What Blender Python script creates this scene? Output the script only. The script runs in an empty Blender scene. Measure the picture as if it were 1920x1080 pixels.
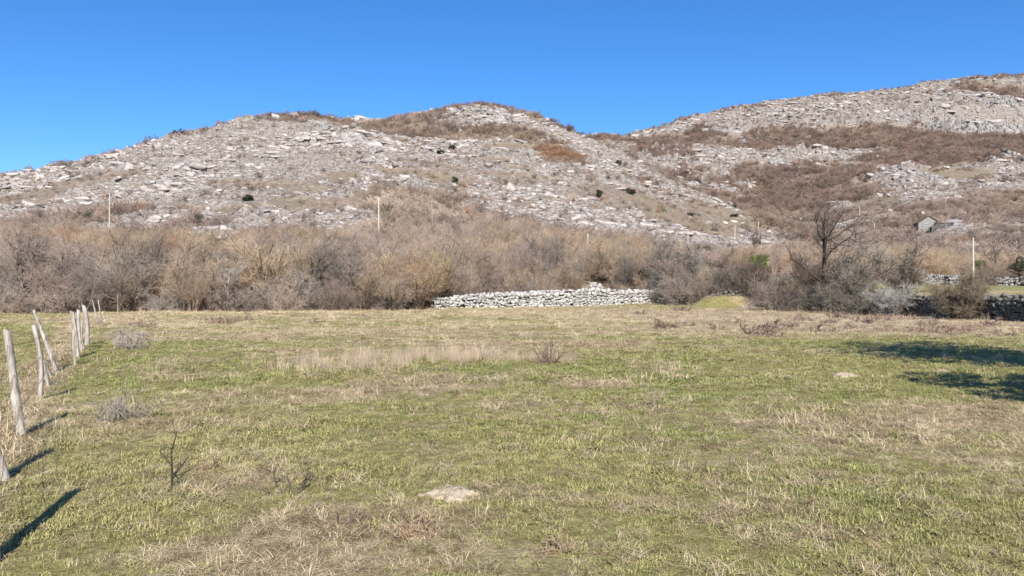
import bpy, math, random
import numpy as np
from mathutils import Vector

scene = bpy.context.scene
COL = scene.collection
R = math.radians

# ------------------------------------------------------------------ camera
F = 1478.0                      # focal length in photo pixels (1920 wide)
CAMZ, HOR, CX = 1.7, 545.0, 960.0
cam_data = bpy.data.cameras.new("camera")
cam_data.lens = F / 1920.0 * 36.0
cam_data.sensor_width = 36.0
cam_data.clip_start = 0.1
cam_data.clip_end = 6000.0
cam = bpy.data.objects.new("camera", cam_data)
COL.objects.link(cam)
cam.location = (0, 0, CAMZ)
cam.rotation_euler = (R(90 + math.degrees(math.atan((HOR - 540) / F))), 0, 0)
scene.camera = cam

# ------------------------------------------------------------------ world, sun, exposure
SUN_EL, SUN_AZ = 37.0, 173.5     # azimuth clockwise from +Y (the view direction)
world = bpy.data.worlds.new("World")
scene.world = world
world.use_nodes = True
nt = world.node_tree
bg = nt.nodes["Background"]
sky = nt.nodes.new("ShaderNodeTexSky")
sky.sky_type = 'NISHITA'
sky.sun_disc = False
sky.sun_elevation = R(SUN_EL)
sky.sun_rotation = R(SUN_AZ)
sky.altitude = 1300
sky.air_density = 1.0
sky.dust_density = 0.6
sky.ozone_density = 7.0
hsv = nt.nodes.new("ShaderNodeHueSaturation"); hsv.inputs["Saturation"].default_value = 1.17; hsv.inputs["Hue"].default_value = 0.503
nt.links.new(sky.outputs[0], hsv.inputs["Color"]); nt.links.new(hsv.outputs[0], bg.inputs[0])
bg.inputs[1].default_value = 0.117
sd = bpy.data.lights.new("sun", 'SUN')
sd.energy = 5.0
sd.angle = R(0.5)
sd.color = (1.0, 0.93, 0.82)
sun = bpy.data.objects.new("sun", sd)
COL.objects.link(sun)
_s = Vector((math.sin(R(SUN_AZ)) * math.cos(R(SUN_EL)), math.cos(R(SUN_AZ)) * math.cos(R(SUN_EL)), math.sin(R(SUN_EL))))
sun.rotation_euler = _s.to_track_quat('Z', 'Y').to_euler()
scene.view_settings.view_transform = 'Standard'
scene.view_settings.look = 'None'
scene.view_settings.gamma = 1.0
scene.view_settings.exposure = 0.58
scene.cycles.max_bounces = 6
scene.cycles.transparent_max_bounces = 4

# ------------------------------------------------------------------ numeric helpers
def hash01(ix, iy, seed=0):
    ix = ix.astype(np.int64).astype(np.uint32); iy = iy.astype(np.int64).astype(np.uint32)
    h = ix * np.uint32(374761393) + iy * np.uint32(668265263) + np.uint32((seed * 2246822519 + 3266489917) & 0xffffffff)
    h ^= h >> np.uint32(13); h *= np.uint32(1274126177); h ^= h >> np.uint32(16)
    h *= np.uint32(2654435761); h ^= h >> np.uint32(15)
    return h.astype(np.float64) / 4294967295.0

def vnoise(x, y, seed=0):
    x = np.asarray(x, float); y = np.asarray(y, float)
    ix = np.floor(x); iy = np.floor(y); fx = x - ix; fy = y - iy
    fx = fx * fx * (3 - 2 * fx); fy = fy * fy * (3 - 2 * fy)
    a = hash01(ix, iy, seed); b = hash01(ix + 1, iy, seed); c = hash01(ix, iy + 1, seed); d = hash01(ix + 1, iy + 1, seed)
    return (a + (b - a) * fx + (c - a) * fy + (a - b - c + d) * fx * fy) * 2 - 1

def fbm(x, y, scale, octaves=4, seed=0, gain=0.5):
    x = np.asarray(x, float) / scale; y = np.asarray(y, float) / scale
    s = 0; a = 1; t = 0
    for o in range(octaves):
        s = s + a * vnoise(x + 17.3 * o, y - 9.1 * o, seed + o * 31); t += a
        a *= gain; c, sn = 0.8, 0.6
        x, y = (x * c - y * sn) * 2.03, (x * sn + y * c) * 2.03
    return s / t

def voronoi(x, y, seed=0, jit=0.9):
    ix = np.floor(x); iy = np.floor(y)
    f1 = np.full(x.shape, 9.0); f2 = np.full(x.shape, 9.0); rnd = np.zeros(x.shape); ox = np.zeros(x.shape); oy = np.zeros(x.shape)
    for dx in (-1, 0, 1):
        for dy in (-1, 0, 1):
            cx = ix + dx; cy = iy + dy
            px = cx + 0.5 + (hash01(cx, cy, seed) - 0.5) * jit; py = cy + 0.5 + (hash01(cx, cy, seed + 7) - 0.5) * jit
            ddx = x - px; ddy = y - py
            d = np.sqrt(ddx * ddx + ddy * ddy)
            near = d < f1
            f2 = np.where(near, f1, np.minimum(f2, d))
            rnd = np.where(near, hash01(cx, cy, seed + 13), rnd); ox = np.where(near, ddx, ox); oy = np.where(near, ddy, oy)
            f1 = np.where(near, d, f1)
    return f1, f2, rnd, ox, oy

def sstep(a, b, x):
    t = np.clip((np.asarray(x, float) - a) / (b - a), 0, 1)
    return t * t * (3 - 2 * t)

def mesh_np(name, verts, quads=None, tris=None, smooth=False):
    me = bpy.data.meshes.new(name)
    verts = np.ascontiguousarray(verts, dtype=np.float32)
    nq = 0 if quads is None else len(quads); ntr = 0 if tris is None else len(tris)
    me.vertices.add(len(verts)); me.vertices.foreach_set("co", verts.ravel())
    loops = []; starts = []; n = 0
    if nq:
        loops.append(np.asarray(quads, np.int32).ravel()); starts.append(np.arange(nq) * 4); n = nq * 4
    if ntr:
        loops.append(np.asarray(tris, np.int32).ravel()); starts.append(n + np.arange(ntr) * 3)
    lv = np.concatenate(loops).astype(np.int32); ls = np.concatenate(starts).astype(np.int32)
    me.loops.add(len(lv)); me.loops.foreach_set("vertex_index", lv)
    me.polygons.add(len(ls)); me.polygons.foreach_set("loop_start", ls)
    if smooth:
        me.polygons.foreach_set("use_smooth", np.ones(len(ls), bool))
    me.update(calc_edges=True)
    return me

def attr(me, name, arr, kind='FLOAT', domain='POINT'):
    a = me.attributes.new(name, kind, domain)
    key = {'FLOAT': 'value', 'INT': 'value', 'FLOAT_VECTOR': 'vector', 'FLOAT_COLOR': 'color'}[kind]
    a.data.foreach_set(key, np.ascontiguousarray(arr, dtype=np.int32 if kind == 'INT' else np.float32).ravel())

def obj(name, me, mat=None, parent=None, loc=None, rz=0.0):
    o = bpy.data.objects.new(name, me)
    COL.objects.link(o)
    if mat is not None and me is not None and len(me.materials) == 0:
        me.materials.append(mat)
    if parent is not None: o.parent = parent
    if loc is not None: o.location = loc
    o.rotation_euler = (0, 0, rz)
    return o

def empty(name, loc=(0, 0, 0), rz=0.0):
    o = bpy.data.objects.new(name, None); COL.objects.link(o)
    o.location = loc; o.rotation_euler = (0, 0, rz); o.empty_display_size = 0.2
    return o

def tag(o, label=None, cat=None, group=None, kind=None):
    if label: o["label"] = label
    if cat: o["category"] = cat
    if group: o["group"] = group
    if kind: o["kind"] = kind
    return o

def copy_thing(root, loc, rz, scale=1.0):
    r = root.copy(); COL.objects.link(r)
    r.location = loc; r.rotation_euler = (0, 0, rz); r.scale = (scale,) * 3 if np.isscalar(scale) else scale
    for ch in list(root.children):
        c = ch.copy(); COL.objects.link(c); c.parent = r
    return r

# ------------------------------------------------------------------ materials
def new_mat(name, rough=0.9):
    m = bpy.data.materials.new(name); m.use_nodes = True
    n = m.node_tree.nodes; b = n["Principled BSDF"]
    b.inputs["Roughness"].default_value = rough
    b.inputs["Specular IOR Level"].default_value = 0.15
    return m, m.node_tree, b

def N(t, kind, **kw):
    n = t.nodes.new(kind)
    for k, v in kw.items():
        if isinstance(k, str) and hasattr(n, k): setattr(n, k, v)
    return n

def ramp(t, fac, stops, interp='LINEAR'):
    r = t.nodes.new("ShaderNodeValToRGB"); cr = r.color_ramp; cr.interpolation = interp
    while len(cr.elements) < len(stops): cr.elements.new(0.5)
    for e, (p, c) in zip(cr.elements, stops):
        e.position = p; e.color = (*c, 1) if len(c) == 3 else c
    t.links.new(fac, r.inputs[0])
    return r.outputs[0]

def noise(t, scale, detail=4, rough=0.55, vec=None, dist=0.0):
    n = t.nodes.new("ShaderNodeTexNoise"); n.inputs["Scale"].default_value = scale
    n.inputs["Detail"].default_value = detail; n.inputs["Roughness"].default_value = rough; n.inputs["Distortion"].default_value = dist
    if vec is not None: t.links.new(vec, n.inputs["Vector"])
    return n.outputs["Fac"]

def mixc(t, fac, a, b, mode='MIX'):
    m = t.nodes.new("ShaderNodeMix"); m.data_type = 'RGBA'; m.blend_type = mode
    for s, v in ((m.inputs[0], fac), (m.inputs[6], a), (m.inputs[7], b)):
        if isinstance(v, (int, float)): s.default_value = v
        elif isinstance(v, tuple): s.default_value = (*v, 1) if len(v) == 3 else v
        else: t.links.new(v, s)
    return m.outputs[2]

def math_(t, op, a, b=None, c=None):
    m = t.nodes.new("ShaderNodeMath"); m.operation = op
    for s, v in zip(m.inputs, (a, b, c)):
        if v is None: continue
        if isinstance(v, (int, float)): s.default_value = v
        else: t.links.new(v, s)
    return m.outputs[0]

def attrn(t, name, kind='GEOMETRY', out='Fac'):
    a = t.nodes.new("ShaderNodeAttribute"); a.attribute_name = name; a.attribute_type = kind
    return a.outputs[out]

def pos(t):
    return t.nodes.new("ShaderNodeNewGeometry").outputs["Position"]

def objco(t):
    return t.nodes.new("ShaderNodeTexCoord").outputs["Object"]

def bump(t, b, height, strength=0.5, dist=0.1):
    n = t.nodes.new("ShaderNodeBump"); n.inputs["Strength"].default_value = strength; n.inputs["Distance"].default_value = dist
    t.links.new(height, n.inputs["Height"]); t.links.new(n.outputs[0], b.inputs["Normal"])

def tinted(name, base, var=0.35, scale=3.0, translucent=0.0, instanced=True):
    """colour = base x the copy's own tint x small noise; tint comes with the instance or from the object's colour."""
    m, t, b = new_mat(name, 0.95)
    tint = attrn(t, "tint", 'INSTANCER', 'Color') if instanced else t.nodes.new("ShaderNodeObjectInfo").outputs["Color"]
    nz = noise(t, scale, 3, 0.6, objco(t))
    k = ramp(t, nz, [(0.25, (1 - var,) * 3), (0.75, (1 + var,) * 3)])
    c = mixc(t, 1.0, mixc(t, 1.0, tint, base, 'MULTIPLY'), k, 'MULTIPLY')
    t.links.new(c, b.inputs["Base Color"])
    if translucent:
        tr = t.nodes.new("ShaderNodeBsdfTranslucent"); t.links.new(c, tr.inputs[0])
        mx = t.nodes.new("ShaderNodeMixShader"); mx.inputs[0].default_value = translucent
        t.links.new(b.outputs[0], mx.inputs[1]); t.links.new(tr.outputs[0], mx.inputs[2])
        t.links.new(mx.outputs[0], t.nodes["Material Output"].inputs[0])
    return m

# ------------------------------------------------------------------ terrain: heights measured along sight lines, joined by a thin-plate surface
SIGHT = [  # photo column, photo row, distance
    (0,346,330),(0,375,280),(0,420,190),(0,500,110),(-300,362,330),(-300,420,190),(-300,500,110),(-700,340,330),(-700,500,110),
    (205,304,360),(205,330,300),(205,400,200),(205,440,160),(205,500,110),
    (340,260,385),(470,232,400),(470,300,310),(470,377,220),(470,440,150),(470,500,105),
    (560,222,410),(710,230,430),(710,260,370),(710,300,300),(710,355,215),(710,420,165),(710,475,127),(710,520,95),
    (870,207,450),(870,260,390),(870,300,330),(870,360,250),(870,430,170),(870,490,115),(960,216,448),
    (1000,228,445),(1000,300,340),(1000,360,260),(1000,430,190),(1000,480,130),
    (1090,263,430),(1090,300,365),(1090,360,280),(1090,420,210),(1090,470,150),(1090,522,105),
    (1200,305,400),(1200,350,320),(1200,400,250),(1200,440,200),(1200,475,160),
    (1290,364,370),(1290,400,290),(1290,440,230),(1290,480,180),(1290,525,110),
    (1430,415,320),(1430,440,260),(1430,470,200),(1430,520,120),(1378,475,246),(1422,457,300),
    # behind the near crest
    (470,255,480),(870,245,530),(0,370,420),(1090,320,500),(1290,380,450),(1200,345,470),(700,262,510),(-300,380,430),
    # the hill behind
    (1500,480,190),(1500,440,300),(1500,405,420),(1500,350,520),(1500,300,600),(1500,258,690),(1450,197,820),(1580,180,830),
    (1700,525,140),(1700,480,200),(1700,440,280),(1700,400,370),(1700,350,470),(1700,300,570),(1700,245,690),(1700,167,850),
    (1900,536,120),(1900,482,190),(1900,400,330),(1900,350,430),(1900,290,560),(1900,238,680),(1900,148,840),
    (2150,536,120),(2150,480,190),(2150,400,330),(2150,330,470),(2150,240,680),(2150,128,850),(1800,153,845),
    (1340,230,770),(1340,300,620),(1340,345,545),(1240,272,720),(1290,256,745),(1190,266,715),(1240,300,610),(1150,256,720),(1090,262,720),
    (900,330,740),(470,330,750),(0,420,640),(-300,430,600),(1640,452,330),(1740,433,280),
]
PTS = [((px - CX) / F * d, d, CAMZ + (HOR - py) / F * d) for px, py, d in SIGHT]
PTS += [(x, y, 0.0) for x in (-200, -90, -30, 20) for y in (-90, -20, 30, 66)]
PTS += [(60, 20, .3), (60, 60, .6), (60, 95, 1.2), (35, 60, .5), (35, 95, 1.0), (160, 20, .6), (160, 70, 1.0), (60, -60, 0.2), (200, -60, .5)]
PTS += [(-30, 84, 0.8), (0, 90, 0.9), (-75, 84, 1.0), (0, 1250, 70), (420, 1200, 180), (800, 1200, 200), (-600, 1000, 30), (900, 600, 190), (900, 200, 20)]
PTS = np.array(PTS)
SC = 300.0
def _phi(r2):
    return 0.5 * r2 * np.log(r2 + 1e-9)
def _fit():
    n = len(PTS); xy = PTS[:, :2] / SC
    d2 = ((xy[:, None] - xy[None]) ** 2).sum(-1)
    K = _phi(d2) + np.eye(n) * 2e-4
    P = np.c_[np.ones(n), xy]
    A = np.block([[K, P], [P.T, np.zeros((3, 3))]])
    return np.linalg.solve(A, np.r_[PTS[:, 2], np.zeros(3)])
TPSW = _fit()
def tps(x, y):
    x = np.asarray(x, float) / SC; y = np.asarray(y, float) / SC
    s = TPSW[-3] + TPSW[-2] * x + TPSW[-1] * y
    for (px, py, _), w in zip(PTS, TPSW):
        s = s + w * _phi((x - px / SC) ** 2 + (y - py / SC) ** 2)
    return s

def wall_x(y):          # the right-hand field boundary runs away from the camera at about this x
    return 27.6 - (np.asarray(y, float) - 40) * 0.055

def base_h(x, y):
    x = np.asarray(x, float); y = np.asarray(y, float)
    z = np.maximum(tps(x, y), -0.4)
    hill = sstep(63, 92, y + np.where(x < -25, 8, 0) - np.where(x > -6, 12, 0))
    right = sstep(0.3, 1.2, x - wall_x(y)) * sstep(-60, 0, y)
    z = z * np.maximum(hill, right)
    amp = sstep(1.0, 30.0, z)
    z = z + 1.25 * np.exp(-(((x - 21.6) / 3.0) ** 2 + ((y - 79.5) / 2.4) ** 2) ** 2)      # the grassy mound
    return z + amp * (3.0 * fbm(x, y, 70, 3, 5) + 1.6 * fbm(x, y, 18, 3, 9))

def field_bump(x, y):
    return 0.10 * fbm(x, y, 7, 3, 21) + 0.035 * fbm(x, y, 1.1, 3, 22)

def ground(x, y):
    """surface height for anything that stands on the field or at its edges"""
    return float(base_h(np.array([x]), np.array([y]))[0] + field_bump(np.array([x]), np.array([y]))[0])

def sight(px, py, y0=64.0, y1=1000.0):
    """where the sight line of a photo pixel meets the terrain"""
    d = np.arange(y0, y1, 1.0)
    x = (px - CX) / F * d; z = CAMZ + (HOR - py) / F * d
    g = base_h(x, d) - z
    hit = np.nonzero(g > 0)[0]
    i = hit[0] if len(hit) else int(np.argmax(np.where(d > 250, g / d, -9.0)))   # just over the crest: take the crest
    return x[i], d[i]

def on_field(px, py):
    d = CAMZ * F / (py - HOR)
    return (px - CX) / F * d, d

class Patch:
    """an elliptical patch on the hillside"""
    def __init__(s, px, py, rx, ry, w=1.0):
        s.x, s.y = sight(px, py); s.w = w
        y0 = sight(px, py + ry)[1]; y1 = sight(px, py - ry)[1]
        s.rx = rx / F * s.y; s.ry = max(4.0, min((y1 - y0) / 2, s.rx * 2.5))
    def at(s, x, y):
        d = ((x - s.x) / s.rx) ** 2 + ((y - s.y) / s.ry) ** 2
        return np.clip(1.35 - d, 0, 1) * s.w

def patches(lst, x, y):
    m = np.zeros(np.shape(x))
    for p in lst: m = np.maximum(m, p.at(x, y))
    return m

GRASSY = [Patch(*a) for a in ((60,370,120,24),(200,338,70,9),(610,352,60,16),(1230,392,150,20),(1170,372,70,16),(760,328,60,10),
    (1600,356,60,18),(1790,330,70,12),(1640,385,40,14),(1370,425,90,22),(560,385,60,10),(840,345,60,10),(1480,420,60,20),(1560,440,60,20))]
SCRUB = [Patch(*a) for a in ((540,224,75,9,.9),(720,240,130,16,.8),(880,254,110,15,.8),(1050,296,45,18,.6),(1010,262,60,12,.6),(1235,285,60,16,.8),(1130,258,60,8,.7),
    (1300,262,60,16,.9),(1480,268,110,22,1),(1640,262,180,24,1),(1810,280,150,28,1),(1900,262,60,24,1),(1500,345,110,44,1),(1400,350,40,16,.9),(1260,330,30,8,.8),(1350,378,40,12,1),(1420,405,40,16,1),(1700,300,90,14,.9),(1250,272,50,10,.9),(1700,420,60,14,.8),(1620,395,40,10,.7),(1470,380,70,34,1),(1590,325,60,16,1),
    (1325,345,60,10,.7),(1390,392,55,20,.8),(1310,325,40,8,.7),(1500,430,90,34,.8),(1600,440,70,24,.6),(1840,400,110,30,.7),(1800,470,190,40,.9),(1650,478,130,36,.8),(1880,368,60,16,.6),
    (800,392,120,30,1),(900,432,170,34,1),(740,440,90,26,.7),(60,428,140,34,.9),(330,440,110,14,.6),(560,452,120,14,.7),(1060,455,120,20,1),(1230,480,120,20,.9),(1720,190,120,10,.3),(1860,172,60,20,.5))]

# ------------------------------------------------------------------ the hillside sheet
def axis(parts):
    out = []
    for a, b, s in parts:
        out.append(np.arange(a, b, s))
    return np.concatenate(out + [np.array([parts[-1][1]])])
gx = axis([(-900, -360, 12), (-360, 250, 0.95), (250, 660, 1.9), (660, 1000, 12)])
gy = axis([(-140, 60, 5), (60, 470, 0.85), (470, 900, 1.8), (900, 1400, 14)])
X, Y = np.meshgrid(gx, gy)
Z0 = base_h(X, Y)
rock_cover = sstep(5, 14, Z0) * (1 - 0.62 * patches(GRASSY, X, Y)) * (1 - 0.7 * patches(SCRUB, X, Y))
CRAGS = [Patch(*a) for a in ((600,258,110,22),(680,276,60,14),(480,236,60,10),(880,217,70,7),(1270,300,80,26),(1370,350,60,14),(1560,215,170,22),(1760,205,130,30),(1690,335,80,14),(1500,292,60,8),(1820,226,110,12),(1900,305,50,14))]
crag = patches(CRAGS, X, Y)
far = sstep(430, 560, Y)
rock_cover = np.minimum(rock_cover * (1 - 0.10 * far) + 0.45 * crag, 1.35)
lowright = sstep(70, 110, X) * (1 - sstep(330, 430, Y))
rock_cover *= 1 - 0.25 * lowright
rock_n = fbm(X, Y, 26, 4, 41) * 0.55 + fbm(X, Y, 7, 3, 42) * 0.45
bed_n = fbm(X / 3.2, (Y + 0.3 * X) , 6.5, 4, 43)
rock_n = rock_n * 0.6 + bed_n * 0.75
ROCK = sstep(-0.12, 0.30, rock_n + (rock_cover - 0.80) * 1.5) * sstep(0.03, 0.2, rock_cover)
# limestone beds: tilted blocks stepping up the slope, cut by joints
wx = X + 2.2 * fbm(X, Y, 9, 2, 51); wy = Y + 2.2 * fbm(X, Y, 9, 2, 52)
dip = wy + 0.25 * wx
Za = np.zeros_like(Z0)
for sx, sy, amp, sd_ in ((6.5, 3.4, 1.25, 61), (2.6, 1.7, 0.62, 71), (14.0, 6.0, 1.3, 81)):
    f1, f2, rn, ox, oy = voronoi(wx / sx, dip / sy, sd_)
    joint = sstep(0.02, 0.22, f2 - f1)
    Za += amp * (rn + (rn - 0.4) * 0.9 * ox - 0.55 * oy) * (0.25 + 0.75 * joint)
STEP = (Z0 + 0.10 * X) / 5.0
Za += 1.1 * (sstep(0.55, 0.95, STEP - np.floor(STEP)) - (STEP - np.floor(STEP))) * 1.2
cliffm = np.exp(-(((X - 440) / 75) ** 4)) * np.exp(-(((Y - 706 - 4 * fbm(X, Y, 30, 2, 91)) / 60) ** 2))
CL = 15 * cliffm * (sstep(-2.5, 2.5, Y - 706 - 9 * fbm(X, Y, 40, 3, 91)) - 0.5)
size_up = (1 + 0.9 * far) * (1 + 0.8 * crag)
Zr = ROCK * Za * size_up + 0.25 * fbm(X, Y, 3.0, 3, 95) * sstep(4, 20, Z0) + CL
inside = (np.abs(X) < 96) & (Y > -40) & (Y < 104)
Z = Z0 + Zr - np.where(inside, 0.7, 0.0)
ny, nx = X.shape
idx = np.arange(nx * ny).reshape(ny, nx)
quads = np.stack([idx[:-1, :-1], idx[:-1, 1:], idx[1:, 1:], idx[1:, :-1]], -1).reshape(-1, 4)
me = mesh_np("hillside", np.stack([X, Y, Z], -1).reshape(-1, 3), quads)
attr(me, "rock", ROCK.ravel())
attr(me, "meadow", (sstep(38, 44, X) * (1 - sstep(88, 96, X)) * sstep(80, 95, Y) * (1 - sstep(119, 124, Y)) * np.clip(.75 + .6 * fbm(X, Y, 9, 3, 46), 0, 1)).ravel())
attr(me, "green", np.clip(sstep(0.1, 0.6, fbm(X, Y, 30, 3, 44) + patches(GRASSY, X, Y) * 0.3), 0, 1).ravel())

m, t, b = new_mat("limestone_slope", 0.95)
P_ = pos(t)
rk = attrn(t, "rock")
n1 = noise(t, 0.55, 6, 0.65, P_); n2 = noise(t, 2.2, 4, 0.6, P_); n3 = noise(t, 0.05, 3, 0.5, P_)
stone = ramp(t, n1, [(0.30, (0.15, 0.13, 0.115)), (0.45, (0.275, 0.245, 0.22)), (0.62, (0.39, 0.36, 0.33)), (0.8, (0.50, 0.475, 0.445))])
vo = t.nodes.new("ShaderNodeTexVoronoi"); vo.feature = 'DISTANCE_TO_EDGE'; vo.inputs["Scale"].default_value = 1.0
mpv = t.nodes.new("ShaderNodeMapping"); mpv.inputs["Rotation"].default_value = (0.5, 0.1, -.22); mpv.inputs["Scale"].default_value = (.42, .8, 1.0)
wob = t.nodes.new("ShaderNodeVectorMath"); wob.operation = 'ADD'; nzc = t.nodes.new("ShaderNodeTexNoise"); nzc.inputs["Scale"].default_value = .7
t.links.new(P_, nzc.inputs["Vector"]); t.links.new(P_, wob.inputs[0]); t.links.new(nzc.outputs["Color"], wob.inputs[1])
t.links.new(wob.outputs[0], mpv.inputs[0]); t.links.new(mpv.outputs[0], vo.inputs["Vector"])
stone = mixc(t, 1.0, stone, ramp(t, vo.outputs["Distance"], [(.015, (.28, .25, .22)), (.09, (1, 1, 1))]), 'MULTIPLY')      # open joints
stone = mixc(t, 0.6, stone, ramp(t, n2, [(0.3, (0.55, 0.53, 0.52)), (0.6, (1, 1, 1))]), 'MULTIPLY')
stone = mixc(t, math_(t, 'MULTIPLY', n3, 0.35), stone, (0.42, 0.35, 0.30))
soil = ramp(t, n1, [(0.3, (0.13, 0.102, 0.08)), (0.5, (0.245, 0.195, 0.152)), (0.72, (0.36, 0.30, 0.24))])
soil = mixc(t, math_(t, 'MULTIPLY', attrn(t, "green"), 0.5), soil, (0.24, 0.195, 0.125))
soil = mixc(t, attrn(t, "meadow"), soil, ramp(t, n2, [(.3, (.20, .19, .07)), (.7, (.38, .36, .15))]))
edge = math_(t, 'ADD', rk, math_(t, 'MULTIPLY', math_(t, 'SUBTRACT', n2, 0.5), 1.3))
rmask = ramp(t, edge, [(0.38, (0, 0, 0)), (0.56, (1, 1, 1))])
t.links.new(mixc(t, rmask, soil, stone), b.inputs["Base Color"])
bump(t, b, math_(t, 'ADD', n1, math_(t, 'MULTIPLY', n2, 0.5)), 0.7, 0.9)
hill = tag(obj("hillside", me, m), kind="structure")

# bilinear lookup on the finished sheet
def sheet(x, y, arr):
    x = np.asarray(x, float); y = np.asarray(y, float)
    i = np.clip(np.searchsorted(gx, x) - 1, 0, nx - 2); j = np.clip(np.searchsorted(gy, y) - 1, 0, ny - 2)
    u = (x - gx[i]) / (gx[i + 1] - gx[i]); v = (y - gy[j]) / (gy[j + 1] - gy[j])
    return (arr[j, i] * (1 - u) + arr[j, i + 1] * u) * (1 - v) + (arr[j + 1, i] * (1 - u) + arr[j + 1, i + 1] * u) * v

def surface(x, y):
    """hill or field surface height, vectorised"""
    x = np.asarray(x, float); y = np.asarray(y, float)
    ins = (np.abs(x) < 95) & (y < 103)
    return np.where(ins, base_h(x, y) + field_bump(x, y), sheet(x, y, Z))

# ------------------------------------------------------------------ the field sheet
FENCE = lambda y: -0.52 * np.asarray(y, float) - 0.95
def field_masks(x, y):
    """straw: dry thatch, lush: fresh green, both 0..1"""
    n_big = fbm(x, y, 6.5, 3, 101); n_mid = fbm(x, y, 1.6, 3, 102); n_far = fbm(x * 0.5, y, 3.5, 3, 103)
    straw = 0.20 + 0.42 * sstep(16, 44, y) + .35 * np.exp(-((y - 60) / 10) ** 2) + 0.70 * n_big + 0.70 * n_mid + 0.5 * n_far
    def ell(cx, cy, rx, ry): return np.clip(1.3 - ((x - cx) / rx) ** 2 - ((y - cy) / ry) ** 2, 0, 1)
    straw += 0.40 * ell(-1.2, 5.3, 1.0, .9) + 0.35 * ell(-2.6, 6.6, 0.9, 0.8) + 0.25 * ell(-1.6, 7.4, 1.6, 1.0)
    straw += 0.40 * ell(0.2, 4.7, 0.7, 0.6) + 0.5 * ell(-0.9, 8.2, 0.7, 0.5) + 0.35 * ell(1.6, 8.0, 1.2, 0.9)
    straw += 0.75 * sstep(27, 35, y - 0.25 * (x - 12)) * sstep(0, 10, x) * (1 - sstep(54, 64, y))
    straw += 0.8 * np.exp(-((x - FENCE(y) + 0.2) / 0.42) ** 2)
    straw += .35 * ell(21.6, 79.5, 4, 3.5)
    straw -= .5 * sstep(.7, 1.6, FENCE(y) - x)
    straw -= 0.22 * ell(3.5, 17, 14, 10) + 0.22 * ell(-6, 12, 4, 6) + 0.25 * ell(14, 22, 8, 7) + .2 * ell(16, 75, 8, 12)
    lush = 0.50 + 0.8 * fbm(x, y, 3.2, 3, 111) + 0.3 * ell(1, 13, 5, 5) - 0.35 * sstep(30, 50, y) - 0.25 * ell(4, 6, 4, 2.5)
    return np.clip(straw, 0, 1), np.clip(lush, 0, 1)

fx = axis([(-97, -20, 1.1), (-20, 20, 0.22), (20, 97, 1.1)]); fy = axis([(-36, 3, 1.5), (3, 26, 0.2), (26, 105, 0.8)])
FX, FY = np.meshgrid(fx, fy)
FZ = base_h(FX, FY) + field_bump(FX, FY)
sm, lm = field_masks(FX, FY)
i2 = np.arange(FX.size).reshape(FX.shape)
q2 = np.stack([i2[:-1, :-1], i2[:-1, 1:], i2[1:, 1:], i2[1:, :-1]], -1).reshape(-1, 4)
me = mesh_np("field", np.stack([FX, FY, FZ], -1).reshape(-1, 3), q2, smooth=True)
attr(me, "straw", sm.ravel()); attr(me, "lush", lm.ravel())
m, t, b = new_mat("meadow_soil", 1.0)
P_ = pos(t)
n1 = noise(t, 9, 5, 0.7, P_); n2 = noise(t, 38, 4, 0.65, P_); n3 = noise(t, 1.3, 4, 0.6, P_)
grn = ramp(t, n1, [(0.3, (0.15, 0.135, 0.055)), (0.5, (0.30, 0.265, 0.105)), (0.7, (0.42, 0.365, 0.17))])
stw = ramp(t, n1, [(0.3, (0.22, 0.165, 0.095)), (0.5, (0.41, 0.33, 0.195)), (0.7, (0.60, 0.49, 0.31))])
k = math_(t, 'ADD', attrn(t, "straw"), math_(t, 'MULTIPLY', math_(t, 'SUBTRACT', n3, 0.5), 0.8))
c = mixc(t, ramp(t, k, [(0.25, (0, 0, 0)), (0.75, (1, 1, 1))]), grn, stw)
c = mixc(t, 0.75, c, ramp(t, n2, [(0.3, (0.45, 0.43, 0.40)), (0.65, (1.12, 1.12, 1.12))]), 'MULTIPLY')
t.links.new(c, b.inputs["Base Color"])
bump(t, b, math_(t, 'ADD', n1, n2), 0.8, 0.05)
tag(obj("field", me, m), kind="structure")
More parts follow.
